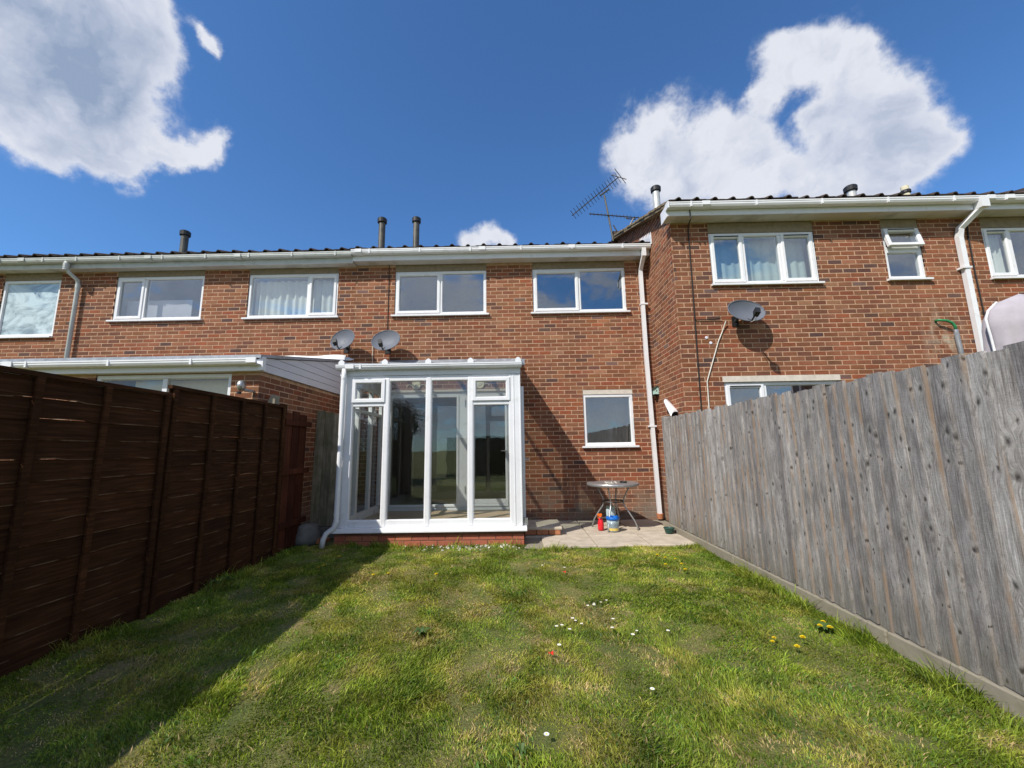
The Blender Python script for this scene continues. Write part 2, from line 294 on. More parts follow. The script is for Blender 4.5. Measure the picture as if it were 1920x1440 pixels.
# ------------------------------------------------------------------ mesh helpers
class MB:
    def __init__(s): s.v = []; s.f = []; s.c = []; s.sm = False
    def add(s, vs, fs, col=None):
        o = len(s.v); s.v += [tuple(v) for v in vs]; s.f += [tuple(i+o for i in f) for f in fs]
        s.c += [col if col is not None else (1, 1, 1)]*len(vs); return s
    def box(s, x0, x1, y0, y1, z0, z1, col=None):
        x0, x1 = min(x0, x1), max(x0, x1); y0, y1 = min(y0, y1), max(y0, y1); z0, z1 = min(z0, z1), max(z0, z1)
        return s.add([(x0,y0,z0),(x1,y0,z0),(x1,y1,z0),(x0,y1,z0),(x0,y0,z1),(x1,y0,z1),(x1,y1,z1),(x0,y1,z1)],
                     [(0,3,2,1),(4,5,6,7),(0,1,5,4),(1,2,6,5),(2,3,7,6),(3,0,4,7)], col)
    def obox(s, M, sx, sy, sz):
        vs = [M @ Vector((a*sx/2, b_*sy/2, c*sz/2)) for a, b_, c in ((-1,-1,-1),(1,-1,-1),(1,1,-1),(-1,1,-1),(-1,-1,1),(1,-1,1),(1,1,1),(-1,1,1))]
        return s.add(vs, [(0,3,2,1),(4,5,6,7),(0,1,5,4),(1,2,6,5),(2,3,7,6),(3,0,4,7)])
    def extrude(s, prof, a, b, axis='x', cap=True):
        """closed outline (two coordinates) swept along an axis"""
        n = len(prof)
        mk = {'x': lambda t, p: (t, p[0], p[1]), 'y': lambda t, p: (p[0], t, p[1]), 'z': lambda t, p: (p[0], p[1], t)}[axis]
        vs = [mk(a, p) for p in prof]+[mk(b, p) for p in prof]
        fs = [(i, (i+1) % n, n+(i+1) % n, n+i) for i in range(n)]
        if cap: fs += [tuple(range(n))[::-1], tuple(range(n, 2*n))]
        return s.add(vs, fs)
    def ring(s, x0, x1, z0, z1, prof):
        """mitred frame in the XZ plane; prof = [(inset, y), ...] from the outer back round to the inner back"""
        vs = []; n = len(prof)
        for ins, y in prof: vs += [(x0+ins, y, z0+ins), (x1-ins, y, z0+ins), (x1-ins, y, z1-ins), (x0+ins, y, z1-ins)]
        fs = []
        for i in range(n-1):
            for k in range(4): fs.append((i*4+k, i*4+(k+1) % 4, (i+1)*4+(k+1) % 4, (i+1)*4+k))
        return s.add(vs, fs)
    def tube(s, pts, r, n=8, cap=True, square=False, twist=0):
        pts = [Vector(p) for p in pts]; N = len(pts); rs = r if hasattr(r, '__len__') else [r]*N
        vs = []; up = None
        if square: n = 4; twist = pi/4
        for i, p in enumerate(pts):
            t = ((pts[min(i+1, N-1)]-p).normalized()+(p-pts[max(i-1, 0)]).normalized())
            t = t.normalized() if t.length > 1e-6 else Vector((0, 0, 1))
            if up is None:
                up = Vector((0, 1, 0)) if abs(t.y) < .9 else Vector((1, 0, 0))
            a = (up-t*up.dot(t)).normalized(); up = a; b_ = t.cross(a)
            k = 1.4142 if square else 1
            for j in range(n):
                an = 2*pi*j/n+twist; vs.append(p+(a*math.cos(an)+b_*math.sin(an))*rs[i]*k)
        fs = [(i*n+j, i*n+(j+1) % n, (i+1)*n+(j+1) % n, (i+1)*n+j) for i in range(N-1) for j in range(n)]
        if cap: fs += [tuple(range(n))[::-1], tuple(range((N-1)*n, N*n))]
        return s.add(vs, fs)
    def lathe(s, prof, c=(0, 0, 0), n=20, M=None):
        """prof = [(radius, height)...] round the Z axis"""
        vs = []
        for r_, h in prof:
            for j in range(n):
                v = Vector((r_*math.cos(2*pi*j/n), r_*math.sin(2*pi*j/n), h))
                vs.append((M @ v) if M else v+Vector(c))
        fs = [(i*n+j, i*n+(j+1) % n, (i+1)*n+(j+1) % n, (i+1)*n+j) for i in range(len(prof)-1) for j in range(n)]
        if prof[0][0] > 1e-4: fs.append(tuple(range(n))[::-1])
        if prof[-1][0] > 1e-4: fs.append(tuple(range((len(prof)-1)*n, len(prof)*n)))
        return s.add(vs, fs)
    def grid(s, fn, nu, nv, close_u=False):
        vs = [fn(i/(nu-1) if not close_u else i/nu, j/(nv-1)) for i in range(nu) for j in range(nv)]
        fs = [(i*nv+j, ((i+1) % nu)*nv+j, ((i+1) % nu)*nv+j+1, i*nv+j+1) for i in range(nu if close_u else nu-1) for j in range(nv-1)]
        return s.add(vs, fs)
    def mesh(s, name, mat, smooth=False, attr=False):
        me = bpy.data.meshes.new(name); me.from_pydata(s.v, [], s.f)
        if mat: me.materials.append(MATS[mat])
        if smooth: me.polygons.foreach_set('use_smooth', [True]*len(me.polygons))
        if attr:
            a = me.color_attributes.new('col', 'FLOAT_COLOR', 'POINT')
            a.data.foreach_set('color', np.array([(*c, 1) for c in s.c], dtype=np.float32).ravel())
        me.update(); return me
    def build(s, name, mat, parent=None, smooth=False, attr=False, kind=None, label=None):
        return link(name, s.mesh(name, mat, smooth, attr), parent, kind, label)
def link(name, me, parent=None, kind=None, label=None):
    o = bpy.data.objects.new(name, me); COL.objects.link(o)
    if parent is not None:
        o.parent = parent
        if parent.type == 'EMPTY' and not parent.get('_local'): o.matrix_parent_inverse = Matrix.Translation(-parent.location)
    if kind: o['kind'] = kind
    if label: o['label'] = label
    return o
def tag(o, label, cat, group=None, kind=None):
    o['label'] = label; o['category'] = cat
    if group: o['group'] = group
    if kind: o['kind'] = kind
    return o
def thing(name, loc, label, cat, group=None):
    o = bpy.data.objects.new(name, None); COL.objects.link(o); o.location = loc; o.empty_display_size = .1
    return tag(o, label, cat, group)
def B(*a): return MB().box(*a)
def solid(o, bevel=.004, seg=1):
    md = o.modifiers.new('bevel', 'BEVEL'); md.width = bevel; md.segments = seg; md.limit_method = 'ANGLE'; return o
def copy_tree(o, loc, rz=0, s=1):
    c = o.copy(); COL.objects.link(c); c.location = loc; c.rotation_euler = (0, 0, rz); c.scale = (s, s, s)
    for ch in o.children:
        k = ch.copy(); COL.objects.link(k); k.parent = c
    return c

# ------------------------------------------------------------------ ground
YM, YR, XC = 7.417, 6.20, 2.58          # back walls of the terrace, of the projecting house, and the corner between them
gm = MB().add([(-400, -400, -.06), (400, -400, -.06), (400, 400, -.06), (-400, 400, -.06)], [(0, 1, 2, 3)])
gr = gm.build('ground', 'turf'); gr['kind'] = 'structure'
def vnoise(x, y, s, seed):
    """smooth value noise on arrays"""
    r_ = np.random.default_rng(seed).random((64, 64)); x = x*s+17.3; y = y*s+9.1
    xi = np.floor(x).astype(int); yi = np.floor(y).astype(int); fx = x-xi; fy = y-yi
    fx = fx*fx*(3-2*fx); fy = fy*fy*(3-2*fy); g = lambda a, b_: r_[a % 64, b_ % 64]
    return (g(xi, yi)*(1-fx)+g(xi+1, yi)*fx)*(1-fy)+(g(xi, yi+1)*(1-fx)+g(xi+1, yi+1)*fx)*fy
def fbm(x, y, s, seed): return (vnoise(x, y, s, seed)+.5*vnoise(x, y, s*2.1, seed+1)+.25*vnoise(x, y, s*4.3, seed+2))/1.75
def lawn_z(x, y): return (fbm(x, y, 1.1, 5)-.5)*.05+(vnoise(x, y, 7, 9)-.5)*.014
LX0, LX1, LY0, LY1 = -3.12, 2.36, -6.0, 5.74
def build_lawn():
    nx, ny = 110, 230
    xs = np.linspace(LX0, LX1, nx); ys = np.linspace(LY0, LY1, ny); X, Y = np.meshgrid(xs, ys, indexing='ij')
    Z = lawn_z(X, Y)
    Z = np.where((X > .1) & (Y > 5.45), np.minimum(Z, -.01), Z)
    v = np.stack([X, Y, Z], -1).reshape(-1, 3)
    i, j = np.meshgrid(np.arange(nx-1), np.arange(ny-1), indexing='ij'); a = (i*ny+j).ravel()
    f = np.stack([a, a+ny, a+ny+1, a+1], 1)
    me = bpy.data.meshes.new('lawn'); me.from_pydata(v.tolist(), [], f.tolist()); me.materials.append(MATS['turf'])
    o = link('lawn', me); o['kind'] = 'structure'
build_lawn()
def build_grass():
    # bands nearer the camera carry more blades
    pts = []
    for y0, y1, dens in ((.5, 1.4, 6000), (1.4, 2.6, 25000), (2.6, 3.8, 20000), (3.8, 5.72, 14000)):
        n_ = int((LX1-LX0)*(y1-y0)*dens); pts.append(np.stack([rng.uniform(LX0, LX1, n_), rng.uniform(y0, y1, n_)], 1))
    # rank edges: along both fences, the plinth and the patio
    def edge(n_, x0, x1, y0, y1): pts.append(np.stack([rng.uniform(x0, x1, n_), rng.uniform(y0, y1, n_)], 1)); return n_
    ne = edge(7000, 2.16, 2.33, .8, 5.7)+edge(6000, -3.04, -2.86, .8, 5.5)+edge(2600, -2.5, .1, 5.55, 5.68)+edge(2400, .1, 2.3, 5.36, 5.5)
    P = np.concatenate(pts); n_ = len(P); x, y = P[:, 0], P[:, 1]
    rank = np.zeros(n_); rank[-ne:] = 1
    dry = .55*fbm(x*1.0+y*.35, y*.7, 2.4, 21)+.45*fbm(x, y, 6.5, 27); bare = .6*fbm(x*1.3+y*.4, y*.7, 3.6, 33)+.4*fbm(x, y, 9, 39); lush = fbm(x, y, 2.0, 41); fine = vnoise(x, y, 9, 55); tuft = vnoise(x, y, 4.2, 71)
    keep = (rng.random(n_) > np.clip((bare-.60)*8, 0, .85)) | (rank > 0)
    keep &= ~((x > .1) & (y > 5.5)) & ~((x > -2.5) & (x < .1) & (y > 5.66))
    keep &= rng.random(n_) < np.where((y > 5.25) & (x > -1.6) & (x < .3), .45, 1)
    x, y, rank, dry, bare, lush, fine, tuft = (a[keep] for a in (x, y, rank, dry, bare, lush, fine, tuft)); n_ = len(x)
    z = lawn_z(x, y)-.004
    h = (.011+.019*rng.random(n_))*(.55+.9*lush)*(.6+.85*tuft)*np.where(bare > .52, .65, 1)
    h *= np.where(rng.random(n_) < .02, 1.8, 1); h = np.where(rank > 0, h*(1.3+2.6*rng.random(n_)*(vnoise(x, y, 2.6, 61) > .55)), h)
    wd = (.0016+.0016*rng.random(n_))*np.where(y > 3.4, 1.5, 1.0)
    broad = (rng.random(n_) < .05*(vnoise(x, y, 3.7, 103) > .45)*2) & (rank < 1); wd = np.where(broad, wd*2.9, wd); h = np.where(broad, h*.75, h)
    ang = rng.uniform(0, 2*pi, n_); comb_a = vnoise(x, y, 1.9, 81)*2*pi*1.5
    ld = np.stack([np.cos(comb_a), np.sin(comb_a)], 1)*.55+rng.normal(0, .75, (n_, 2))
    ld *= h[:, None]*.75
    sx, sy = np.cos(ang)*wd, np.sin(ang)*wd
    v = np.zeros((n_, 5, 3), np.float32)
    v[:, 0] = np.stack([x-sx, y-sy, z], 1); v[:, 1] = np.stack([x+sx, y+sy, z], 1)
    mx, my, mz = x+ld[:, 0]*.4, y+ld[:, 1]*.4, z+h*.6
    v[:, 2] = np.stack([mx-sx*.8, my-sy*.8, mz], 1); v[:, 3] = np.stack([mx+sx*.8, my+sy*.8, mz], 1)
    v[:, 4] = np.stack([x+ld[:, 0], y+ld[:, 1], z+h*.95], 1)
    o = np.arange(n_, dtype=np.int32)[:, None]*5
    loops = np.concatenate([o+np.array([0, 1, 3, 2]), o+np.array([2, 3, 4])], 1).ravel()
    starts = (np.arange(n_, dtype=np.int32)[:, None]*7+np.array([0, 4])).ravel()
    me = bpy.data.meshes.new('grass'); me.vertices.add(n_*5); me.vertices.foreach_set('co', v.ravel())
    me.loops.add(n_*7); me.loops.foreach_set('vertex_index', loops.astype(np.int32))
    me.polygons.add(n_*2); me.polygons.foreach_set('loop_start', starts.astype(np.int32))
    # colour of each blade: fresh, yellowing or dead
    g1, g2 = np.array([.10, .175, .014]), np.array([.30, .375, .040])
    ylw, straw = np.array([.44, .41, .075]), np.array([.58, .44, .20])
    t = np.clip(.5+(fine-.5)*.7+rng.normal(0, .3, n_), 0, 1)[:, None]
    c = g1*(1-t)+g2*t
    k = np.clip((dry-.47)*4.6+rng.normal(0, .16, n_), 0, .9)[:, None]; c = c*(1-k)+ylw*k
    s_ = ((rng.random(n_) < np.clip((dry-.53)*3.6+(bare-.53)*3.6+(vnoise(x, y, 13, 91)-.6)*.7, .05, .62)) & (rank < 1))[:, None]
    c = np.where(broad[:, None], np.array([.085, .165, .03])*rng.uniform(.8, 1.5, (n_, 1)), c); s_ &= ~broad[:, None]
    c = np.where(s_, straw*rng.uniform(.6, 1.15, (n_, 1)), c)
    c = c*rng.uniform(.6, 1.35, (n_, 1))*(.66+.68*vnoise(x, y, 7.3, 97))[:, None]
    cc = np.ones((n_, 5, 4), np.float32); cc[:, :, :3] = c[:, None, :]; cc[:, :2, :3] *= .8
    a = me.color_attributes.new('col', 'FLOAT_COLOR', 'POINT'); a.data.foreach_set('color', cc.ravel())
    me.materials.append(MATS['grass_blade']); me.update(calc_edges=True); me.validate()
    ob = link('grass', me); tag(ob, 'short patchy green and straw-coloured lawn grass between the two fences', 'grass', kind='stuff')
build_grass()

# ------------------------------------------------------------------ brickwork
PAL = [((.285, .104, .054), 5), ((.26, .089, .045), 5), ((.31, .122, .066), 4), ((.235, .083, .046), 4), ((.335, .145, .082), 1.5), ((.30, .086, .042), 1.8), ((.20, .076, .046), 2.2),
       ((.15, .064, .047), 1.1), ((.135, .066, .054), .7), ((.20, .105, .088), .4)]
PAL = [((c_[0]*.86, c_[1]*.985, c_[2]*1.0), w_) for c_, w_ in PAL]
PW = np.array([p_[1] for p_ in PAL]); PW = PW/PW.sum()
def brick_col(pal=None):
    if pal: c = pal[rng.integers(len(pal))]
    else: c = PAL[rng.choice(len(PAL), p=PW)][0]
    k = rng.uniform(.88, 1.13); return tuple(float(np.clip(x_*k*rng.uniform(.95, 1.05), 0, 1)) for x_ in c)
def brick_verts(L, Hh, dep=.045, ch=.0035, col=None, mb=None, M=None, jit=0):
    """chamfered face of one brick; local: length on X, face at -Y"""
    mb = mb or MB(); a, h = L/2, Hh/2
    j = lambda: random.uniform(-jit, jit)
    vs = [(-a, dep, -h), (a, dep, -h), (a, dep, h), (-a, dep, h), (-a, ch, -h), (a, ch, -h), (a, ch, h), (-a, ch, h),
          (-a+ch+j(), j(), -h+ch+j()), (a-ch+j(), j(), -h+ch+j()), (a-ch+j(), j(), h-ch+j()), (-a+ch+j(), j(), h-ch+j())]
    fs = [(8, 9, 10, 11)]+[(4+k, 4+(k+1) % 4, 8+(k+1) % 4, 8+k) for k in range(4)]+[(k, (k+1) % 4, 4+(k+1) % 4, 4+k) for k in range(4)]
    if M is not None: vs = [M @ Vector(v) for v in vs]
    return mb.add(vs, fs, col)
BL, BH, PX_, PZ = .2135, .0635, .225, .075
VAR = []
for i in range(30):
    VAR.append(brick_verts(BL, BH, col=brick_col(), jit=.0012).mesh('brick', 'brick', attr=True))
def brick_wall(parent, axis, plane, a0, a1, z0, z1, holes, hidden=None, limit=300, clip=None, name='wall', pal=None, origin=0.0, depth=.11):
    """stretcher-bond wall. axis 'x': runs along X, faces -Y at Y=plane; '-x'/'+x': runs along Y and faces -X / +X at X=plane.
       the mortar sheet lies 6 mm behind the brick faces; limit bricks that show largest are objects, the rest one mesh"""
    rec = .003
    def P(a, z, d):           # a along the wall, d = depth behind the face
        return (a, plane+d, z) if axis == 'x' else (plane+d, a, z) if axis == '-x' else (plane-d, a, z)
    mb = MB(); A = sorted({a0, a1, *[h_[0] for h_ in holes], *[h_[1] for h_ in holes]}); Zs = sorted({z0, z1, *[h_[2] for h_ in holes], *[h_[3] for h_ in holes]})
    A = [a for a in A if a0 <= a <= a1]; Zs = [z for z in Zs if z0 <= z <= z1]
    inhole = lambda a, z: any(h_[0] < a < h_[1] and h_[2] < z < h_[3] for h_ in holes)
    if clip is None:
        for i in range(len(A)-1):
            for k in range(len(Zs)-1):
                if inhole((A[i]+A[i+1])/2, (Zs[k]+Zs[k+1])/2): continue
                mb.add([P(A[i], Zs[k], rec), P(A[i+1], Zs[k], rec), P(A[i+1], Zs[k+1], rec), P(A[i], Zs[k+1], rec)], [(0, 1, 2, 3)])
    else: mb.add([P(a, z, rec) for a, z in clip['poly']], [tuple(range(len(clip['poly'])))])
    for h0, h1, g0, g1 in holes:                                  # reveals
        for a, b_ in (((h0, g0), (h1, g0)), ((h1, g0), (h1, g1)), ((h1, g1), (h0, g1)), ((h0, g1), (h0, g0))):
            mb.add([P(*a, rec), P(*b_, rec), P(*b_, depth), P(*a, depth)], [(0, 1, 2, 3)])
    # the back of the leaf, so that no light comes in round the rooms
    wall = mb.build(name, 'mortar_red' if pal else 'mortar', parent)
    full = []; rest = MB(); r = int(math.ceil(z0/PZ-1e-6))
    while (r+1)*PZ <= z1+.002:
        zc = (r+.5)*PZ; lo, hi = a0, a1
        if clip: lo = max(lo, clip['lo'](zc+BH/2))
        x = origin+math.floor((lo-origin)/PX_-1)*PX_+(r % 2)*PX_/2+rng.normal(0, .002)
        cuts = [(h_[0], h_[1]) for h_ in holes if h_[2]-.02 < zc < h_[3]+.02]
        while x < hi:
            segs = [(max(x+.005, lo), min(x+.005+BL, hi))]
            for c0, c1 in cuts:
                ns = []
                for s0, s1 in segs:
                    if s1 <= c0 or s0 >= c1: ns.append((s0, s1))
                    else:
                        if s0 < c0: ns.append((s0, c0))
                        if s1 > c1: ns.append((c1, s1))
                segs = ns
            for s0, s1 in segs:
                if s1-s0 < .015: continue
                ac = (s0+s1)/2; w_ = P(ac, zc, 0)
                if s1-s0 > BL-.001:
                    u, v, dz = project(*w_)
                    vis = dz > 0 and -10 < u < 1930 and -10 < v < 1450 and not (hidden and hidden(w_, u, v))
                    full.append(((1/dz if dz > 0 else 0)+(10 if vis else 0), ac, zc))
                else: rest_one(rest, axis, plane, s1-s0, ac, zc, pal)
            x += PX_
        r += 1
    full.sort(reverse=True)
    rot = {'x': 0, '-x': -pi/2, '+x': pi/2}[axis]
    for k, (sc_, ac, zc) in enumerate(full):
        if k < limit and sc_ > 10:
            me = VAR[rng.integers(len(VAR))] if not pal else PVAR[rng.integers(len(PVAR))]
            o = bpy.data.objects.new('brick', me); COL.objects.link(o); o.parent = wall
            o.location = Vector(P(ac, zc, rng.normal(0, .0004))); o.rotation_euler = (0, 0, rot)
        else: rest_one(rest, axis, plane, BL, ac, zc, pal)
    if rest.v: rest.build('brickwork', 'brick_new' if pal else 'brick', wall, attr=True, kind='stuff')
    return wall
def rest_one(mb, axis, plane, L, ac, zc, pal):
    rot = {'x': 0, '-x': -pi/2, '+x': pi/2}[axis]
    loc = (ac, plane, zc) if axis == 'x' else (plane, ac, zc)
    brick_verts(L, BH, col=brick_col(pal), mb=mb, M=Matrix.Translation(Vector(loc)+Vector((0, rng.normal(0, .0004), 0) if axis == 'x' else (rng.normal(0, .0004), 0, 0))) @ Matrix.Rotation(rot, 4, 'Z'))
PLINTH = [(.37, .115, .065), (.40, .13, .075), (.34, .10, .058)]
PVAR = [brick_verts(BL, BH, col=brick_col(PLINTH), jit=.0008).mesh('brick', 'brick_new', attr=True) for _ in range(8)]

# ------------------------------------------------------------------ windows
FR = lambda y: [(0, y+.07), (0, y+.004), (.004, y), (.046, y), (.058, y+.016), (.058, y+.07)]
SA = lambda y: [(0, y+.05), (0, y+.004), (.005, y), (.045, y), (.058, y+.018), (.058, y+.05)]
def window(parent, x0, x1, z0, z1, Y, lights, sill=.05, glassm='glass', mat='upvc_clean', drip=True, vents=(), flip=None, sillw=.05):
    """lights = [(x0, x1, opening?)]; the window is its outer frame, with mullions; sashes, panes and sill are its parts"""
    y = Y+.018
    mb = MB().ring(x0, x1, z0, z1, FR(y))
    for i in range(len(lights)-1):
        xm = lights[i][1]; mb.extrude([(xm-.036, y+.07), (xm-.036, y+.018), (xm-.026, y+.002), (xm+.026, y+.002), (xm+.036, y+.018), (xm+.036, y+.07)], z0+.056, z1-.056, 'z')
    wn = mb.build('window', mat, parent)
    for i, (a, b_, op) in enumerate(lights):
        l = a+(.036 if i else .056); r = b_-(.036 if i < len(lights)-1 else .056); bo, to = z0+.056, z1-.056
        if op:
            s = MB().ring(l-.022, r+.022, bo-.022, to+.022, SA(y-.014)).build('sash', mat, wn)
            MB().box(l+.03, r-.03, y+.02, y+.026, bo+.03, to-.03).build('pane', glassm, wn)
        else: MB().box(l-.004, r+.004, y+.028, y+.034, bo-.004, to+.004).build('pane', glassm, wn)
        if i in vents: MB().box(l+.03, r-.03, y-.022, y-.015, to-.012, to+.004).build('trickle_vent', 'black_plastic', wn)
    if sill:
        MB().extrude([(Y-.055, z0-.005), (Y-.055, z0-.032), (Y-.045, z0-.036), (Y+.02, z0-.03), (Y+.02, z0-.001), (Y-.048, z0-.001)], x0-sillw, x1+sillw).build('sill', mat, wn)
    return wn
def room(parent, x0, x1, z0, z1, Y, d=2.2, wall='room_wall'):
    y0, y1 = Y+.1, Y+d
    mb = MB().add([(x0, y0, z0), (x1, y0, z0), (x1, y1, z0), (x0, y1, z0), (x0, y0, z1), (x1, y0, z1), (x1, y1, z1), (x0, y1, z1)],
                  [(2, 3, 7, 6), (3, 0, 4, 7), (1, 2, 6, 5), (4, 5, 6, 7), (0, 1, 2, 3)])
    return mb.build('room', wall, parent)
def lintel(parent, x0, x1, z0, z1, Y, mat='lintel'):
    return B(x0, x1, Y+.008, Y+.10, z0, z1).build('lintel', mat, parent)
def curtain(name, x0, x1, z0, z1, Y, label, mat, folds=9, amp=.02, cat='curtain'):
    def fn(s, t):
        x = x0+(x1-x0)*s; a = amp*(math.sin(s*folds*2*pi)+.5*math.sin(s*folds*4.7+1.3))
        return (x+amp*.3*math.sin(s*31), Y+a*(1-.25*t), z0+(z1-z0)*t)
    mb = MB().grid(fn, folds*8+1, 4); mb.grid(lambda s, t: tuple(Vector(fn(s, t))+Vector((0, .003, 0))), folds*8+1, 4)
    o = mb.build(name, mat, smooth=True); tag(o, label, cat); return o

# ------------------------------------------------------------------ eaves
def tile_profile(x0, n_, per=.292):
    pr = []
    for k in range(n_):
        for t, h in ((0, 0), (.34, 0), (.40, .022), (.46, .034), (.54, .034), (.60, .022), (.66, 0)): pr.append((x0+per*(k+t), h))
    pr.append((x0+per*n_, 0)); return pr
TILE = None
def eave_tile():
    global TILE
    if TILE: return TILE
    mb = MB(); top = tile_profile(0, 1); L = .36
    n_ = len(top); vs = []
    for y in (0, L):
        vs += [(x, y, h+.014) for x, h in top]+[(x, y, h) for x, h in top]
    fs = []
    for i in range(n_-1):
        fs += [(i, i+1, 2*n_+i+1, 2*n_+i), (n_+i, 3*n_+i, 3*n_+i+1, n_+i+1), (i, n_+i, n_+i+1, i+1)]
    mb.add(vs, fs); TILE = mb.mesh('tile', 'tile'); return TILE
SLOPE = .38; SA_ = math.atan(SLOPE)
def roof(parent, x0, x1, ye, ze, yr, back=True):
    """front slope with rolled tiles from the eaves line (ye, ze) up to the ridge at yr"""
    per = .292; n_ = int(round((x1-x0)/per)); pr = tile_profile(x0, n_, (x1-x0)/n_)
    zr = ze+SLOPE*(yr-ye); mb = MB(); m_ = len(pr)
    y0 = ye+.30
    vs = [(x, y0, ze+SLOPE*.30+h+.012) for x, h in pr]+[(x, yr, zr+h+.012) for x, h in pr]
    mb.add(vs, [(i, i+1, m_+i+1, m_+i) for i in range(m_-1)])
    mb.add([(x0, ye+.05, ze-.03), (x1, ye+.05, ze-.03), (x1, yr, zr-.05), (x0, yr, zr-.05), (x1, 2*yr-ye, ze-.03), (x0, 2*yr-ye, ze-.03)], [(0, 1, 2, 3), (3, 2, 4, 5)])
    mb.add([(x0, yr, zr+.03), (x1, yr, zr+.03), (x1, 2*yr-ye, ze), (x0, 2*yr-ye, ze)], [(0, 1, 2, 3)])
    rf = mb.build('roof', 'tile', parent); me = eave_tile(); k_ = (x1-x0)/n_/.292
    for k in range(n_):
        o = bpy.data.objects.new('tile', me); COL.objects.link(o); o.parent = rf
        o.location = (x0+(x1-x0)/n_*k, ye+random.uniform(-.012, .012), ze+random.uniform(-.003, .005)); o.rotation_euler = (SA_, 0, random.uniform(-.008, .008)); o.scale = (k_, 1, 1)
    c = MB().tube([(x0, yr, zr+.03), (x1, yr, zr+.03)], .11, 10); c.build('ridge', 'tile', rf)
    return rf
def gutter(parent, x0, x1, yf, zt, mat, depth=.105, h=.085, unions=(), brackets=.9, drop=0.0):
    """open gutter with its front at yf and its rim at zt; runs down by drop from x0 to x1"""
    t = .006; a, b_ = yf, yf+depth
    out = [(a, zt), (a, zt-.018), (a+.006, zt-.022), (a+.006, zt-h*.55), (a+.022, zt-h*.9), (a+.04, zt-h), (b_-.01, zt-h), (b_, zt-h*.9), (b_, zt)]
    inn = [(b_-t, zt), (b_-t, zt-h*.85), (a+.045, zt-h+t), (a+.028, zt-h*.85), (a+t+.006, zt-.03), (a+t+.004, zt)]
    mb = MB().extrude(out+inn, x0, x1)
    mb.v = [(x, y, z-drop*(x-x0)/(x1-x0)) for x, y, z in mb.v]
    g = mb.build('gutter', mat, parent)
    dz = lambda x: -drop*(x-x0)/(x1-x0)
    x = x0+.35
    while x < x1-.1:
        B(x-.012, x+.012, a-.005, a+.03, zt-h*.95+dz(x), zt+.004+dz(x)).build('bracket', mat, g); x += brackets
    for x in unions:
        MB().extrude([(a-.008, zt+.004), (a-.008, zt-.06), (a+.03, zt-h-.006), (b_-.008, zt-h-.006), (b_-.008, zt-h+.01), (a+.035, zt-h+.01), (a+.002, zt-.056), (a+.002, zt+.004)], x-.06, x+.06).build('gutter_union', mat, g)
    return g
def eaves(parent, x0, x1, Yw, ov, zs, fh, mat_f, mat_s, gmat, gut=True, **kw):
    B(x0, x1, Yw-ov+.018, Yw+.0, zs, zs+.012).build('soffit', mat_s, parent)
    B(x0, x1, Yw-ov, Yw-ov+.018, zs-.006, zs+fh).build('fascia', mat_f, parent)
    if gut: gutter(parent, x0, x1, Yw-ov-.11, zs+fh+.005, gmat, **kw)

# ------------------------------------------------------------------ the terrace
ZS = 4.845
SH, WH = 3.825, 4.705                                            # sill and head of the upper windows
# --- the house in the middle
X0, X1 = -3.075, XC
house = thing('terraced_house', (0, YM, 0), 'red brick terraced house with the white conservatory built against it', 'house')
KW = (1.233, 2.146, 1.275, 2.325); UA = (-2.296, -.532, SH, 4.85); UB = (.361, 2.141, SH, 4.85); DO = (-2.385, -.105, .15, 2.325)
def hid_main(p_, u, v): return (p_[0] < .08 and p_[2] < 2.7) or (p_[0] < -2.9 and p_[2] < 3.1) or p_[0] > 2.5
brick_wall(house, 'x', YM, X0, X1-.0, 0, 4.87, [KW, UA, UB, DO], hid_main)
for (a, b_, c, d_), op in ((UA, 0), (UB, 0)):
    mid = (a+b_)/2+.0
    window(house, a, b_, SH, WH, YM, [(a, mid, True), (mid, b_, False)])
    lintel(house, a-.02, b_+.02, WH+.002, 4.842, YM); room(house, a-.25, b_+.25, SH-.8, 4.9, YM)
window(house, KW[0], KW[1], 1.30, 2.235, YM, [(KW[0], KW[1], False)]).name = 'window'
lintel(house, KW[0]-.0, KW[1]+.0, 2.238, 2.325, YM, 'render_strip'); room(house, KW[0]-.4, KW[1]+.3, .1, 2.4, YM, 2.6)
eaves(house, X0+.02, X1-.01, YM, .215, ZS, .175, 'upvc', 'soffit', 'upvc_clean', unions=(px(904, 463, Y=7.1).x, px(1072, 462, Y=7.1).x, px(672, 466, Y=7.1).x), brackets=.95)
roof(house, X0, X1-.02, 7.10, 5.035, 10.4)
# rain pipe with its swan neck
o = MB().tube([(2.44, 7.14, 4.95), (2.44, 7.14, 4.82), (2.43, 7.36, 4.62), (2.43, 7.37, 4.5), (2.43, 7.37, 2.9), (2.475, 7.37, .11)], .033, square=True).build('downpipe', 'upvc_clean', house)
for z in (3.92, 1.62): B(2.385, 2.52, 7.33, YM, z, z+.03).build('pipe_clip', 'upvc_clean', o)
B(2.405, 2.477, 7.105, 7.178, 4.79, 4.95).build('outlet', 'upvc_clean', o)
MB().lathe([(.05, 0), (.055, .04), (.06, .085), (.045, .09)], (2.475, 7.36, .03), 14).build('drain_collar', 'terracotta', o)
MB().tube([(-2.42, YM-.005, 4.84), (-2.416, YM-.008, 4.4), (-2.414, YM-.006, 3.4)], .006, 6).build('cable', 'cable_black', house)
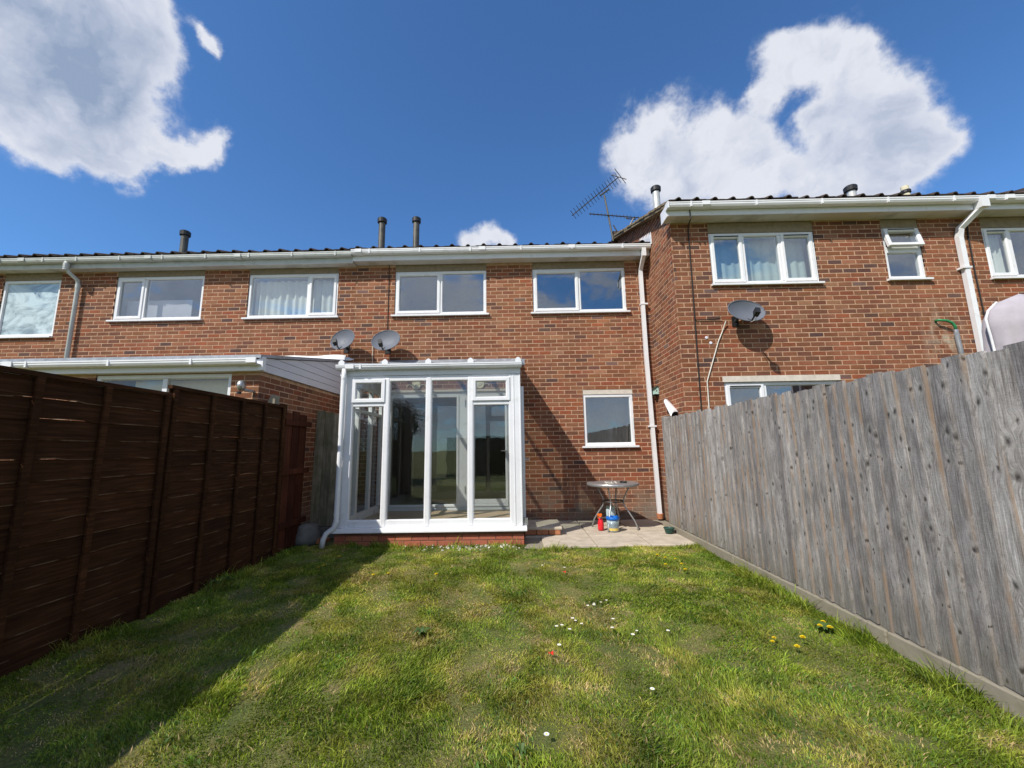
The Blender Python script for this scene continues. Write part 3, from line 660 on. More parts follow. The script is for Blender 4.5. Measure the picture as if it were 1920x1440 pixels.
# --- neighbour on the left
house_l = thing('terraced_house', (-6, YM, 0), 'red brick terraced house with flat-sided rear extension and weathered grey fascia', 'house')
W2 = (-7.75, -6.03, SH, 4.85); W3 = (-5.152, -3.405, SH, 4.85); PD = (-8.2, -3.6, 0, 2.4)
XL = -8.62
def hid_l(p_, u, v): return p_[2] < 2.95
brick_wall(house_l, 'x', YM, XL, X0, 0, 4.87, [W2, W3, PD], hid_l)
for (a, b_, c, d_), lt in ((W2, [(0, .56, True), (.56, 1.72, False)]), (W3, [(0, 1.17, False), (1.17, 1.747, True)])):
    window(house_l, a, b_, SH, WH, YM, [(a+l0, a+l1 if l1 < 1.7 else b_, op) for l0, l1, op in lt])
    lintel(house_l, a-.02, b_+.02, WH+.002, 4.842, YM); room(house_l, a-.25, b_+.25, SH-.8, 4.9, YM, 1.6)
eaves(house_l, XL, X0+.02, YM, .205, ZS-.02, .155, 'upvc_grey', 'soffit', 'upvc_grey', drop=-.012, unions=(-6.9, -5.2), brackets=.82)
B(XL, X0+.02, YM-.20, YM-.19, ZS-.034, ZS-.022).build('soffit_trim', 'upvc', house_l)
roof(house_l, XL, X0, 7.10, 5.01, 10.4)
tag(curtain('blind', -7.7, -6.4, SH+.05, 4.30, YM+.22, 'pale lilac blind half drawn in the window next to the grey rain pipe', 'blind_lilac', 3, .006), 'pale lilac blind half drawn in the window next to the grey rain pipe', 'blind')
curtain('net_curtain', -5.1, -3.45, SH+.03, 4.62, YM+.16, 'white net curtain in the window above the brown fence and dishes', 'curtain_white', 12, .025)
# --- far left neighbour
house_f = thing('terraced_house', (-11, YM, 0), 'red brick terraced house at the left edge with a misted square window', 'house')
W1 = (-9.99, -8.853, 3.525, 4.85)
brick_wall(house_f, 'x', YM, -15, XL, 0, 4.87, [W1], lambda p_, u, v: p_[2] < 2.8)
window(house_f, W1[0], W1[1], 3.535, 4.675, YM, [(W1[0], W1[1], False)], glassm='glass_obscure', sill=.05, sillw=.01)
lintel(house_f, W1[0]-.02, W1[1]+.02, 4.678, 4.842, YM); room(house_f, W1[0]-.2, W1[1]+.2, 3.0, 4.9, YM, 1.4)
eaves(house_f, -15, XL, YM, .205, ZS-.02, .155, 'upvc_grey', 'soffit', 'upvc_grey', unions=(px(40, 482, Y=7.1).x,), brackets=.82)
B(-15, XL, YM-.20, YM-.19, ZS-.034, ZS-.022).build('soffit_trim', 'upvc', house_f)
roof(house_f, -15, XL, 7.10, 5.01, 10.4)
xp = -8.43
o = MB().tube([(xp-.06, 7.15, 4.92), (xp-.06, 7.15, 4.80), (xp-.04, 7.2, 4.72), (xp, 7.33, 4.62), (xp, 7.35, 4.52), (xp, 7.35, .1)], .034, 10).build('downpipe', 'upvc_grey', house_l, smooth=True)
MB().lathe([(.045, -.11), (.045, -.09), (.04, -.085), (.045, -.08), (.045, -.04), (.04, -.035), (.046, -.03), (.046, .02)], (xp-.06, 7.15, 4.86), 12).build('outlet', 'upvc_grey', o)
MB().lathe([(.04, 0), (.042, .07)], (xp, 7.35, 4.46), 12).build('pipe_socket', 'upvc_grey', o)
# --- neighbour on the right, standing forward
house_r = thing('terraced_house', (5, YR, 0), 'red brick terraced house standing forward on the right behind the grey fence', 'house')
XR = 7.33; ZR = 4.89
T1 = (3.19, 4.90, SH, 4.9); T2 = (6.0, 6.6, SH+.03, 4.9); G1 = (3.21, 4.96, .3, 2.325)
def hid_r(p_, u, v): return v > 783-(u-1250)*.196
brick_wall(house_r, 'x', YR, XC, XR, 0, 4.9, [T1, T2, G1], hid_r, limit=230)
w3 = (T1[1]-T1[0])/3
window(house_r, T1[0], T1[1], SH, WH, YR, [(T1[0], T1[0]+w3*.97, True), (T1[0]+w3*.97, T1[0]+w3*2.03, False), (T1[0]+w3*2.03, T1[1], True)], vents=(0, 2), sillw=.03)
lintel(house_r, T1[0]-.02, T1[1]+.02, WH+.002, 4.885, YR); room(house_r, T1[0]-.2, T1[1]+.2, SH-.7, 4.95, YR, 1.3)
curtain('curtain', T1[0]+.05, T1[1]-.05, SH-.05, 4.68, YR+.2, 'pale green curtain drawn behind the three-light upstairs window', 'curtain_green', 11, .014)
window(house_r, G1[0], G1[1], .35, 2.23, YR, [(G1[0], G1[0]+.62, True), (G1[0]+.62, G1[1], False)], vents=(0,), sill=0)
lintel(house_r, G1[0]-.02, G1[1]+.02, 2.235, 2.325, YR, 'render_strip').location.y = -.03
room(house_r, G1[0]-.2, G1[1]+.2, .05, 2.5, YR, 2)
# bathroom window: fixed light below, top-hung light tilted out
bw = window(house_r, T2[0], T2[1], SH+.03, 4.36, YR, [(T2[0], T2[1], False)], sillw=.045)
MB().ring(T2[0], T2[1], 4.36, 4.735, FR(YR+.018)).build('top_frame', 'upvc_clean', bw)
lintel(house_r, T2[0]-.02, T2[1]+.02, 4.737, 4.885, YR); room(house_r, T2[0]-.3, T2[1]+.3, SH-.5, 4.95, YR, 1.2)
hinge = Matrix.Translation((0, YR+.005, 4.72)) @ Matrix.Rotation(math.radians(-13), 4, 'X') @ Matrix.Translation((0, -YR-.005, -4.72))
sm = MB().ring(T2[0]+.02, T2[1]-.02, 4.385, 4.72, SA(YR-.01)); sm.v = [tuple(hinge @ Vector(v)) for v in sm.v]; sm.build('sash', 'upvc_clean', bw)
sm = B(T2[0]+.07, T2[1]-.07, YR+.012, YR+.018, 4.435, 4.67); sm.v = [tuple(hinge @ Vector(v)) for v in sm.v]; sm.build('pane', 'glass', bw)
sm = B(T2[0]+.09, T2[1]-.09, YR-.018, YR-.011, 4.685, 4.70); sm.v = [tuple(hinge @ Vector(v)) for v in sm.v]; sm.build('trickle_vent', 'black_plastic', bw)
# eaves with boxed end
eaves(house_r, XC-.13, XR+.0, YR, .235, ZR, .165, 'upvc', 'soffit', 'upvc_clean', unions=(px(1322, 384, Y=5.9).x,), brackets=1.02)
B(XC-.142, XC-.131, YR-.235, YR-.0, ZR-.03, ZR+.17).build('box_end', 'upvc_clean', house_r)
B(XC-.155, XC-.13, YR-.352, YR-.24, ZR+.07, ZR+.175).build('stop_end', 'upvc_clean', house_r)
rr = roof(house_r, XC-.12, XR, YR-.34, 5.075, 9.35)
# gable wall against the middle house's roof
def lo_y(z): return max(YR+.0, YR-.34+(z+.05-5.075)/SLOPE)
zr_ = 5.075+SLOPE*(9.35-(YR-.34))
poly = [(YR, 0), (9.35, 0), (9.35, zr_-.04), (YR, 5.075+SLOPE*.34-.04)]
def hid_g(p_, u, v): return u < 1140 or v > 790 or (p_[1] > YM and p_[2] < 5.0+SLOPE*(p_[1]-7.1))
brick_wall(house_r, '-x', XC, YR+.0, 9.35, 0, zr_-.06, [], hid_g, limit=70, clip={'poly': poly, 'lo': lo_y}, name='gable_wall', origin=YR-.105)
vg = MB()
for k in range(13):                                              # bedded verge tiles
    ya = YR-.34+k*.27; za = 5.075+SLOPE*(k*.27)
    vg = MB().obox(Matrix.Translation((XC-.10+random.uniform(-.012, .012), ya+.16, za+SLOPE*.16-.005)) @ Matrix.Rotation(SA_+.04, 4, 'X'), .10, .31, .035)
    vg.build('verge_tile', 'verge', rr)
MB().extrude([(YR-.2, 5.055), (9.35, zr_-.075), (9.35, zr_-.03), (YR-.2, 5.10)], XC-.135, XC-.0, 'x').build('undercloak', 'verge', rr)
# saw-tooth lead flashing where the lower roof meets the gable
mb = MB(); ya = 7.06
for k in range(8):
    y0 = ya+k*.085; zb = 5.05+SLOPE*(y0-7.1)-.02
    vs = [(XC-.014, y0, zb-.02), (XC-.014, y0+.09, zb+.015), (XC-.014, y0+.095, zb+.13), (XC-.014, y0+.02, zb+.235-.006*k), (XC-.014, y0+.0, zb+.12)]
    vs2 = [(x+.012, y, z) for x, y, z in vs]; m5 = range(5)
    mb.add(vs+vs2, [(0, 1, 2, 3, 4), (9, 8, 7, 6, 5)]+[(i, (i+1) % 5, 5+(i+1) % 5, 5+i) for i in m5])
mb.build('step_flashing', 'white_flashing', house)
# rain pipe on the party line
xp = 7.17
o = MB().tube([(xp+.16, YR-.30, 5.04), (xp+.16, YR-.30, 4.90), (xp+.02, YR-.07, 4.66), (xp, YR-.05, 4.52), (xp, YR-.05, .1)], .036, square=True).build('downpipe', 'upvc_clean', house_r)
B(xp+.10, xp+.22, YR-.36, YR-.24, 4.87, 5.03).build('outlet', 'upvc_clean', o)
B(xp-.08, xp+.06, YR-.10, YR, 3.98, 4.01).build('pipe_clip', 'upvc_clean', o)
# cables on the wall
cb = [px(1293, 392, Y=YR-.24), px(1295, 410, Y=YR-.24), px(1290, 424, Y=YR-.02), px(1291, 440, Y=YR-.012), px(1302, 590, Y=YR-.012), px(1315, 770, Y=YR-.012), px(1317, 800, Y=YR-.012)]
MB().tube(cb, .009, 6).build('cable', 'cable_black', house_r)
MB().tube([px(1302, 597, Y=YR-.014), px(1306, 600, Y=YR-.014), px(1335, 599, Y=YR-.014), px(1352, 596, Y=YR-.03)], .008, 6).build('cable', 'cable_black', house_r)
MB().tube([px(1361, 602, Y=YR-.05), px(1355, 620, Y=YR-.012), px(1347, 640, Y=YR-.012), px(1326, 715, Y=YR-.012), px(1329, 757, Y=YR-.012), px(1330, 775, Y=YR-.012)], .009, 6).build('cable', 'cable_white', house_r, label='white aerial cable hanging from the satellite dish')
for u, v in ((1325, 633), (1333, 643)):
    p_ = px(u, v, Y=YR-.004); MB().lathe([(0, .006), (.02, .004), (.026, -.002), (.0, -.004)], n=7, M=Matrix.Translation(p_) @ Matrix.Rotation(pi/2, 4, 'X')).build('filler_spot', 'label_white', house_r)
# --- last house on the right
house_e = thing('terraced_house', (9.5, YR, 0), 'red brick terraced house at the right edge beyond the white rain pipe', 'house')
W9 = (7.61, 9.2, SH+.02, 4.9)
brick_wall(house_e, 'x', YR, XR, 12.5, 0, 4.9, [W9], lambda p_, u, v: hid_r(p_, u, v))
window(house_e, W9[0], W9[1], SH+.02, WH, YR, [(7.61, 8.05, True), (8.05, 9.2, False)], vents=(0,), sillw=.02)
lintel(house_e, W9[0]-.02, W9[1]+.02, WH+.002, 4.885, YR); room(house_e, 7.4, 9.4, SH-.7, 4.95, YR, 1.6)
curtain('curtain', 7.66, 8.0, SH+.02, 4.66, YR+.13, 'white curtain in the window at the right edge above the fabric cover', 'curtain_white', 5, .022)
eaves(house_e, XR, 12.5, YR, .235, ZR, .165, 'upvc', 'soffit', 'upvc_clean', unions=(7.45, 7.75, 8.1), brackets=.8)
roof(house_e, XR, 12.5, YR-.34, 5.075, 9.35)
cb = [px(1812, 410, Y=YR-.012), px(1815, 440, Y=YR-.012), px(1828, 510, Y=YR-.012), px(1862, 665, Y=YR-.012)]
MB().tube(cb, .011, 6).build('cable', 'cable_black', house_e)
# stepped-up roof of the house beyond
bx = px(1880, 362, Y=7.6); MB().extrude([(7.2, bx.z-.2), (11, bx.z+.9), (11, bx.z+.98), (7.2, bx.z-.10)], bx.x+.12, 13).build('upper_roof', 'tile', house_e)

# ------------------------------------------------------------------ rear extension of the left neighbour
YE, XE = 5.0, -3.225
ext = thing('rear_extension', (-5.5, YE, 0), 'single-storey brick extension with white gutter and clad side behind the brown fence', 'extension')
EW = (-5.32, -3.585, .3, 2.28)
brick_wall(ext, 'x', YE, -8.4, XE, 0, 2.3, [EW], lambda p_, u, v: v > 690+.15*u, limit=60, origin=.07)
brick_wall(ext, '+x', XE, YE, YM, 0, 2.3, [], lambda p_, u, v: u > 632 or v > 762, limit=160, name='side_wall', origin=YE-.107)
mb = MB().ring(EW[0], EW[1], .32, 2.275, FR(YE+.018))
xm = -4.44; mb.box(xm-.03, xm+.03, YE+.02, YE+.08, .376, 2.219)
wn = mb.build('window', 'upvc_clean', ext)
for a, b_ in ((EW[0]+.05, xm-.03), (xm+.03, EW[1]-.05)): B(a, b_, YE+.045, YE+.051, .37, 2.225).build('pane', 'glass_thin', wn)
room(ext, -6.2, XE-.1, .05, 2.29, YE, 2.2)
B(-4.95, -3.62, YE+.16, YE+.165, .5, 2.22).build('roller_blind', 'blind_cream', wn)
B(-8.4, XE+.06, YE-.09, YE-.07, 2.285, 2.40).build('fascia', 'upvc', ext)
B(-8.4, XE+.06, YE-.07, YE, 2.285, 2.295).build('soffit', 'upvc', ext)
gutter(ext, -8.4, XE+.06, YE-.195, 2.425, 'upvc_clean', h=.075, unions=(XE+.0, px(22, 682, Y=4.85).x), brackets=1.02)
zt0, zt1 = 2.45, 2.915
B(XE+.03, XE+.085, YE-.095, YE-.03, 2.29, 2.46).build('corner_trim', 'upvc_clean', ext)
for k in range(6):                                               # clad side: boards, each cut by the slope
    zb, zt = 2.29+k*.105, 2.29+(k+1)*.105-.007
    sl = (zt1-zt0)/(YM-YE); ys_ = lambda z: max(YE-.03, YE+(z-zt0)/sl)
    if ys_(zb) > YM-.1: break
    pts = [(ys_(zb), zb), (YM, zb), (YM, min(zt, zt1))]
    if ys_(zt) < YM: pts += [(ys_(zt), zt)]
    if zb < zt0 < zt: pts += [(YE-.03, zt0)]
    MB().extrude(pts, XE+.03, XE+.045).build('cladding_board', 'cladding', ext)
MB().extrude([(YE-.12, zt0-.01), (YM, zt1+.01), (YM, zt1+.055), (YE-.12, zt0+.03)], -8.4, XE+.07).build('roof', 'lead', ext)
mb = MB().grid(lambda s, t: (-5.2+2.13*s+(.06*math.sin(t*5) if s > .95 else 0), YM-.012-.05*(1-t)-.008*math.sin(s*23), 2.955+.105*t+.010*math.sin(s*17)+(-.03*t if s > .97 else 0)), 40, 4)
mb.build('flashing', 'white_flashing', ext, smooth=True)
lt = thing('security_light', px(452, 724, Y=YE), 'round chrome security lamp on the brick pier of the extension', 'lamp')
p_ = px(453, 723, Y=YE-.14)
Mx = Matrix.Translation(p_) @ Matrix.Rotation(math.radians(90), 4, 'Y') @ Matrix.Rotation(math.radians(-12), 4, 'X')
MB().lathe([(0, -.035), (.05, -.033), (.066, -.02), (.066, .02), (.05, .033), (0, .035)], n=20, M=Mx).build('housing', 'metal_grey', lt, smooth=True)
MB().tube([p_+Vector((.03, 0, -.05)), p_+Vector((.06, .08, -.06)), p_+Vector((.06, .14, -.05))], .018, 8).build('bracket', 'metal_grey', lt)
MB().lathe([(.0, 0), (.025, .0), (.025, .03), (0, .03)], p_+Vector((-.01, -.02, -.105)), 10).build('sensor', 'black_plastic', lt)
pt = px(511, 756, Y=5.15)
fp = MB().extrude([(pt.x-.075, 0), (pt.x+.045, 0), (pt.x+.045, 2.0), (pt.x+.0, 2.015), (pt.x-.075, 1.86)], 5.12, 5.22, 'y').build('fence_post', 'concrete')
tag(fp, 'pale post with a slanting top showing above the brown fence', 'post')

# ------------------------------------------------------------------ flues and aerials on the roofs
def flue(u, vt, vb, wpx, Y, mat, cap, label, tilt=0, zb=5.2):
    a = px(u, vt, Y=Y); r_ = abs(px(u+wpx/2, vt, Y=Y).x-a.x)
    t = thing('flue_pipe', (a.x, Y, zb), label, 'flue')
    top = Vector((a.x+tilt*(a.z-zb), Y, a.z))
    MB().tube([(a.x, Y, zb), top-Vector((0, 0, .06))], r_, 16).build('pipe', mat, t, smooth=False)
    if cap: MB().lathe([(r_*1.05, -.12), (r_*1.4, -.105), (r_*1.45, -.02), (r_*1.2, 0), (0, .01)], top, 16).build('cap', 'black_plastic', t)
    B(a.x-r_*2, a.x+r_*2, Y-r_*2, Y+r_*2, zb-.1, zb+.12).build('flashing', 'lead', t)
rz = lambda Y: 5.035+SLOPE*(Y-7.1)-.05
flue(717, 410, 462, 12, 8.3, 'flue_dark', True, 'dark metal flue pipe above the middle house, left of the pair', zb=rz(8.3))
flue(781, 409, 462, 11.5, 8.3, 'flue_dark', True, 'dark metal flue pipe above the middle house, right of the pair', zb=rz(8.3))
flue(348, 434, 472, 12, 8.3, 'flue_dark', True, 'lone dark flue pipe on the left neighbour roof', zb=rz(8.3)-.03)
flue(1229, 351, 385, 13, 8.0, 'flue_light', True, 'tall pale metal flue pipe with a black cap beside the gable', zb=5.85)
flue(1597, 350, 370, 15, 7.4, 'flue_light', True, 'short pale flue pipe with a black cap on the right roof', -.05, zb=5.6)
flue(1698, 345, 368, 12, 7.4, 'ornament', False, 'short cream vent pipe with a dark collar on the right roof', -.05, zb=5.6)
a = px(1698, 361, Y=7.4); MB().lathe([(.075, -.03), (.085, -.02), (.085, .03), (.075, .04)], a, 12).build('collar', 'black_plastic', bpy.data.objects['flue_pipe.005'])
YA = 9.2
an = thing('television_aerial', px(1150, 447, Y=YA), 'long ladder-like television aerial tilted up on a leaning mast at the gable', 'aerial')
MB().tube([px(1150, 452, Y=YA), px(1133, 366, Y=YA)], .022, 8).build('mast', 'flue_dark', an)
def yagi(par, u0, v0, u1, v1, n_, Y0, Y1, el, dirv, lengthen=1.0):
    a, b_ = px(u0, v0, Y=Y0), px(u1, v1, Y=Y1)
    MB().tube([a, b_], .013, 6).build('boom', 'metal_dark', par)
    for k in range(n_):
        c = a.lerp(b_, .02+.96*k/(n_-1)); l_ = el*(1+.25*k/(n_-1))
        e = MB().tube([c-dirv*l_, c+dirv*l_], .006, 5)
        e.build('element', 'metal_dark', par)
    return a, b_
dv = Vector((.62, .55, -.56)).normalized()
a, b_ = yagi(an, 1073, 404, 1160, 332, 17, YA-.3, YA+.3, .12, dv)
e = b_; MB().tube([e+Vector((-.16, .1, .14)), e+Vector((.16, -.1, -.14))], .012, 5).build('reflector', 'metal_dark', an); MB().tube([e+Vector((-.12, -.1, .17)), e+Vector((.2, .1, -.11))], .009, 5).build('reflector', 'metal_dark', an)
MB().tube([px(1125, 367, Y=YA), px(1142, 355, Y=YA)], .02, 6).build('clamp_arm', 'metal_dark', an)
a2 = thing('television_aerial', px(1165, 445, Y=YA), 'thin television aerial lying level beside the gable verge', 'aerial')
yagi(a2, 1105, 401, 1206, 409, 15, YA-.1, YA+.1, .075, Vector((.05, .5, .86)).normalized())
MB().tube([px(1188, 409, Y=YA), px(1176, 432, Y=YA), px(1160, 450, Y=YA)], .018, 6).build('mast', 'metal_dark', a2)
MB().tube([px(1173, 405, Y=YA), px(1175, 410, Y=YA), px(1192, 411, Y=YA)], .014, 6).build('clamp_arm', 'metal_dark', a2)
MB().tube([px(1150, 422, Y=YA), px(1164, 446, Y=YA)], .014, 6).build('stay', 'metal_dark', an)

# ------------------------------------------------------------------ satellite dishes
def dish(uc, vc, w_, h_, Yd, Yw, yaw, tilt, lnb, label, side):
    """reflector seen in the photo w_ x h_ pixels; lnb = pixel of the receiver head"""
    c = px(uc, vc, Y=Yd); t = thing('satellite_dish', px(uc, vc, Y=Yw), label, 'satellite dish', None)
    rx = (px(uc+w_/2, vc, Y=Yd).x-px(uc-w_/2, vc, Y=Yd).x)/2*1.04; rz_ = (px(uc, vc-h_/2, Y=Yd).z-px(uc, vc+h_/2, Y=Yd).z)/2*1.02
    M = Matrix.Translation(c) @ Matrix.Rotation(yaw, 4, 'Z') @ Matrix.Rotation(tilt, 4, 'X')
    def f(off): return lambda s, r_: tuple(M @ Vector((rx*r_*math.cos(2*pi*s), -.085*(1-r_*r_)*-1+off-.085, rz_*r_*math.sin(2*pi*s))))
    bowl = lambda off: (lambda s, r_: tuple(M @ Vector((rx*r_*math.cos(2*pi*s), .075*(1-r_*r_)+off, rz_*r_*math.sin(2*pi*s)))))
    mb = MB().grid(bowl(0), 32, 8, True).grid(bowl(.006), 32, 8, True)
    rim = [M @ Vector((rx*math.cos(2*pi*s/32), .002, rz_*math.sin(2*pi*s/32))) for s in range(33)]
    mb.build('reflector', 'dish_grey', t, smooth=True); MB().tube(rim, .007, 6).build('rim', 'dish_grey', t, smooth=True)
    foot = M @ Vector((.02*side, .01, -rz_*.96)); head = px(lnb[0], lnb[1], Y=Yd-.30)
    MB().tube([M @ Vector((0, .1, -rz_*.3)), foot, head], .014, 6).build('arm', 'black_plastic', t)
    l_ = MB().obox(Matrix.Translation(head) @ Matrix.Rotation(-.5, 4, 'X') @ Matrix.Rotation(.3*side, 4, 'Y'), .065, .09, .10); l_.build('receiver_head', 'black_plastic', t)
    back = M @ Vector((0, .08, 0)); wl = Vector((back.x-.06, Yw, back.z-.08))
    MB().tube([back, Vector((back.x-.03, (back.y+Yw)/2+.02, back.z-.03)), wl], .022, 8).build('bracket', 'black_plastic', t)
    B(wl.x-.05, wl.x+.05, Yw-.012, Yw, wl.z-.08, wl.z+.08).build('wall_plate', 'black_plastic', t)
    MB().tube([head+Vector((0, .02, -.05)), head+Vector((.01, .06, -.10)), foot+Vector((-.01, .02, -.015))], .005, 5).build('cable', 'cable_white', t)
    return t
dish(642, 636, 48, 41, 7.12, YM, -.25, -.30, (628, 641), 'grey satellite dish left of two, above the extension roof', -1)
dish(723, 637.5, 53, 42, 7.12, YM, -.12, -.34, (713, 643), 'grey satellite dish right of two, above the conservatory', -1)
dish(1400, 582, 70, 46, 5.97, YR, .10, -.34, (1419, 585), 'large grey satellite dish on the right house below the three-light window', 1)
MB().tube([px(699, 645, Y=YM-.02), px(698, 690, Y=YM-.02)], .007, 5).build('cable', 'cable_white', house)

# ------------------------------------------------------------------ conservatory
YC, CX0, CX1 = 5.70, -2.50, .06
con = thing('conservatory', ((CX0+CX1)/2, YC, 0), 'small white framed lean-to conservatory on a low red brick base', 'conservatory')
pl = thing  # plinth below
brick_wall(con, 'x', YC-.02, CX0+.02, CX1+.02, -.05, .19, [], None, 60, name='plinth', pal=PLINTH, origin=.04)
brick_wall(con, '+x', CX1+.02, YC-.02, YM, -.05, .19, [], lambda *a: True, 0, name='plinth_side', pal=PLINTH)
brick_wall(con, '-x', CX0+.02, YC-.02, YM, -.05, .19, [], lambda *a: True, 0, name='plinth_side', pal=PLINTH)
B(CX0+.04, CX1, YC+.05, YM-.06, .16, .222).build('floor', 'laminate', con)
# sill
MB().extrude([(YC-.075, .192), (YC-.075, .205), (YC-.06, .25), (YC+.08, .252), (YC+.08, .192)], CX0-.05, CX1+.06).build('sill', 'upvc_clean', con)
MB().extrude([(CX1+.06, .193), (CX1+.06, .207), (CX1+.045, .25), (CX1-.07, .251), (CX1-.07, .193)], YC+.08, YM-.005, 'y').build('sill', 'upvc_clean', con)
MB().extrude([(CX0-.05, .193), (CX0-.05, .207), (CX0-.035, .25), (CX0+.07, .251), (CX0+.07, .193)], YC+.08, YM-.005, 'y').build('sill', 'upvc_clean', con)
ZB, ZT = .25, 2.335
def bar(name, x0, x1, y0, y1, z0, z1, bev=.006):
    o = B(x0, x1, y0, y1, z0, z1).build(name, 'upvc_clean', con); solid(o, bev, 2); return o
bar('bottom_rail', CX0+.10, CX1-.10, YC+.0, YC+.06, ZB+.001, ZB+.088); bar('top_rail', CX0+.10, CX1-.10, YC, YC+.06, 2.262, ZT)
bar('corner_post', CX0, CX0+.185, YC-.008, YC+.10, ZB, ZT); bar('corner_post', CX1-.155, CX1, YC-.008, YC+.10, ZB, ZT)
bar('corner_trim', CX1-.012, CX1+.006, YC-.013, YC+.06, ZB+.005, ZT-.005, .003); bar('corner_trim', CX1-.10, CX1-.085, YC-.014, YC+.0, ZB+.005, ZT-.005, .003)
MUL = [(-1.871, -1.797), (-1.274, -1.200), (-.678, -.604)]
for a, b_ in MUL:
    bar('mullion', a, b_, YC-.006, YC+.066, ZB+.002, ZT-.03, .014)
def pane(x0, x1, z0, z1, y=YC+.03, par=con, mat='glass_thin'): return B(x0, x1, y, y+.006, z0, z1).build('pane', mat, par)
def bead(x0, x1, z0, z1, y=YC):
    MB().ring(x0, x1, z0, z1, [(0, y+.05), (0, y+.002), (.004, y+.002), (.012, y+.016), (.012, y+.05)]).build('glazing_bead', 'upvc_clean', con)
for a, b_ in ((-1.797, -1.274), (-1.200, -.678)): pane(a, b_, ZB+.08, 2.27); bead(a-.002, b_+.002, ZB+.086, 2.264)
for a, b_ in ((CX0+.185, -1.871), (-.604, CX1-.155)):            # outer bays: fixed light below a top-hung vent
    pane(a, b_, ZB+.08, 1.92); bead(a-.002, b_+.002, ZB+.086, 1.904)
    bar('transom', a, b_, YC+.001, YC+.062, 1.90, 1.965)
    v = MB().ring(a-.012, b_+.012, 1.952, 2.285, SA(YC-.022)).build('vent_sash', 'upvc_clean', con)
    pane(a+.04, b_-.04, 2.0, 2.235, YC+.012, v)
# sides: three tall lights on the left, a door on the right
for side, xs in ((-1, CX0), (1, CX1)):
    xa, xb = (xs, xs+.06) if side < 0 else (xs-.06, xs)
    bar('side_rail', xa, xb, YC+.10, YM-.004, ZB+.001, ZB+.085); bar('side_rail', xa, xb, YC+.10, YM-.004, 2.25, ZT)
    for y in ((6.26, 6.82) if side < 0 else (6.50,)): bar('side_mullion', xa-.002, xb+.002, y, y+.075, ZB+.002, ZT-.02)
    bar('wall_post', xa, xb, YM-.08, YM-.002, ZB+.002, ZT-.01)
    if side < 0: bar('side_transom', xa+.001, xb-.001, YC+.1, YM-.08, 1.87, 1.92)
    B(xa+.028, xa+.034, YC+.09, YM-.07, ZB+.08, 2.26).build('pane', 'glass_thin', con)
# door leaf on the right flank, standing slightly proud
dr = B(CX1+.012, CX1+.05, YC+.13, 6.48, ZB+.03, 2.17)
door = MB().ring(YC+.13, 6.5, ZB+.03, 2.17, [(0, 0), (0, .045), (.085, .045), (.095, .03), (.095, 0)]); door.v = [(CX1+.008+y, x, z) for x, y, z in door.v]
dl = door.build('door', 'upvc_clean', con); B(CX1+.02, CX1+.026, YC+.2, 6.43, ZB+.1, 2.1).build('pane', 'glass_thin', dl)
MB().tube([(CX1+.05, YC+.18, 1.12), (CX1+.105, YC+.18, 1.12), (CX1+.11, YC+.28, 1.12)], .011, 8).build('handle', 'metal_grey', dl)
B(CX1+.053, CX1+.06, YC+.165, YC+.2, .98, 1.2).build('handle_plate', 'metal_grey', dl)
B(CX1+.012, CX1+.075, YC+.02, YC+.1, .255, .34).build('threshold_block', 'metal_grey', con)
# eaves beam, gutter, roof
bar('eaves_beam', CX0-.01, CX1+.01, YC-.015, YC+.08, ZT+.001, 2.43)
gutter(con, CX0-.04, CX1+.03, YC-.115, 2.487, 'upvc_clean', depth=.095, h=.07, brackets=9, unions=(CX0+.16,))
RY0, RZ0, RY1, RZ1 = YC-.03, 2.475, YM-.01, 2.83
rs_ = (RZ1-RZ0)/(RY1-RY0)
BARX = [-2.475, -1.855, -1.235, -.635, .04]
for i, x in enumerate(BARX):
    o = MB().extrude([(RY0-.02, RZ0+.0), (RY1, RZ1+.0), (RY1, RZ1+.05), (RY0-.02, RZ0+.05)], x-.028, x+.028).build('roof_bar', 'upvc', con); solid(o, .012, 2)
    MB().extrude([(x-.042, RZ0-.005), (x+.042, RZ0-.005), (x+.042, RZ0+.055), (x+.022, RZ0+.078), (x, RZ0+.09), (x-.022, RZ0+.078), (x-.042, RZ0+.055)], RY0-.045, RY0-.018, 'y').build('bar_cap', 'upvc_clean', con)
for a, b_ in zip(BARX, BARX[1:]):
    MB().extrude([(RY0, RZ0+.012), (RY1, RZ1+.012), (RY1, RZ1+.028), (RY0, RZ0+.028)], a+.028, b_-.028).build('roof_pane', 'roof_sheet', con)
    MB().extrude([(RY0-.012, RZ0+.004), (RY0+.0, RZ0+.004), (RY0+.0, RZ0+.036), (RY0-.012, RZ0+.036)], a+.03, b_-.03).build('sheet_end', 'lead', con)
MB().extrude([(RY1-.10, RZ1+.035), (RY1+.01, RZ1+.03), (RY1+.01, RZ1+.11), (RY1-.0, RZ1+.11)], CX0-.02, CX1+.03).build('wall_flashing', 'lead', con)
B(CX1+.028, CX1+.075, RY0+.01, RY0+.06, 2.46, 2.545).build('end_bracket', 'metal_grey', con)
# gables beside the roof slope
for x in (CX0+.01, CX1-.03):
    MB().extrude([(YC+.08, ZT), (YM-.004, ZT), (YM-.004, RZ1-.002), (YC+.08, RZ0+.02)], x, x+.02).build('side_infill', 'upvc', con)
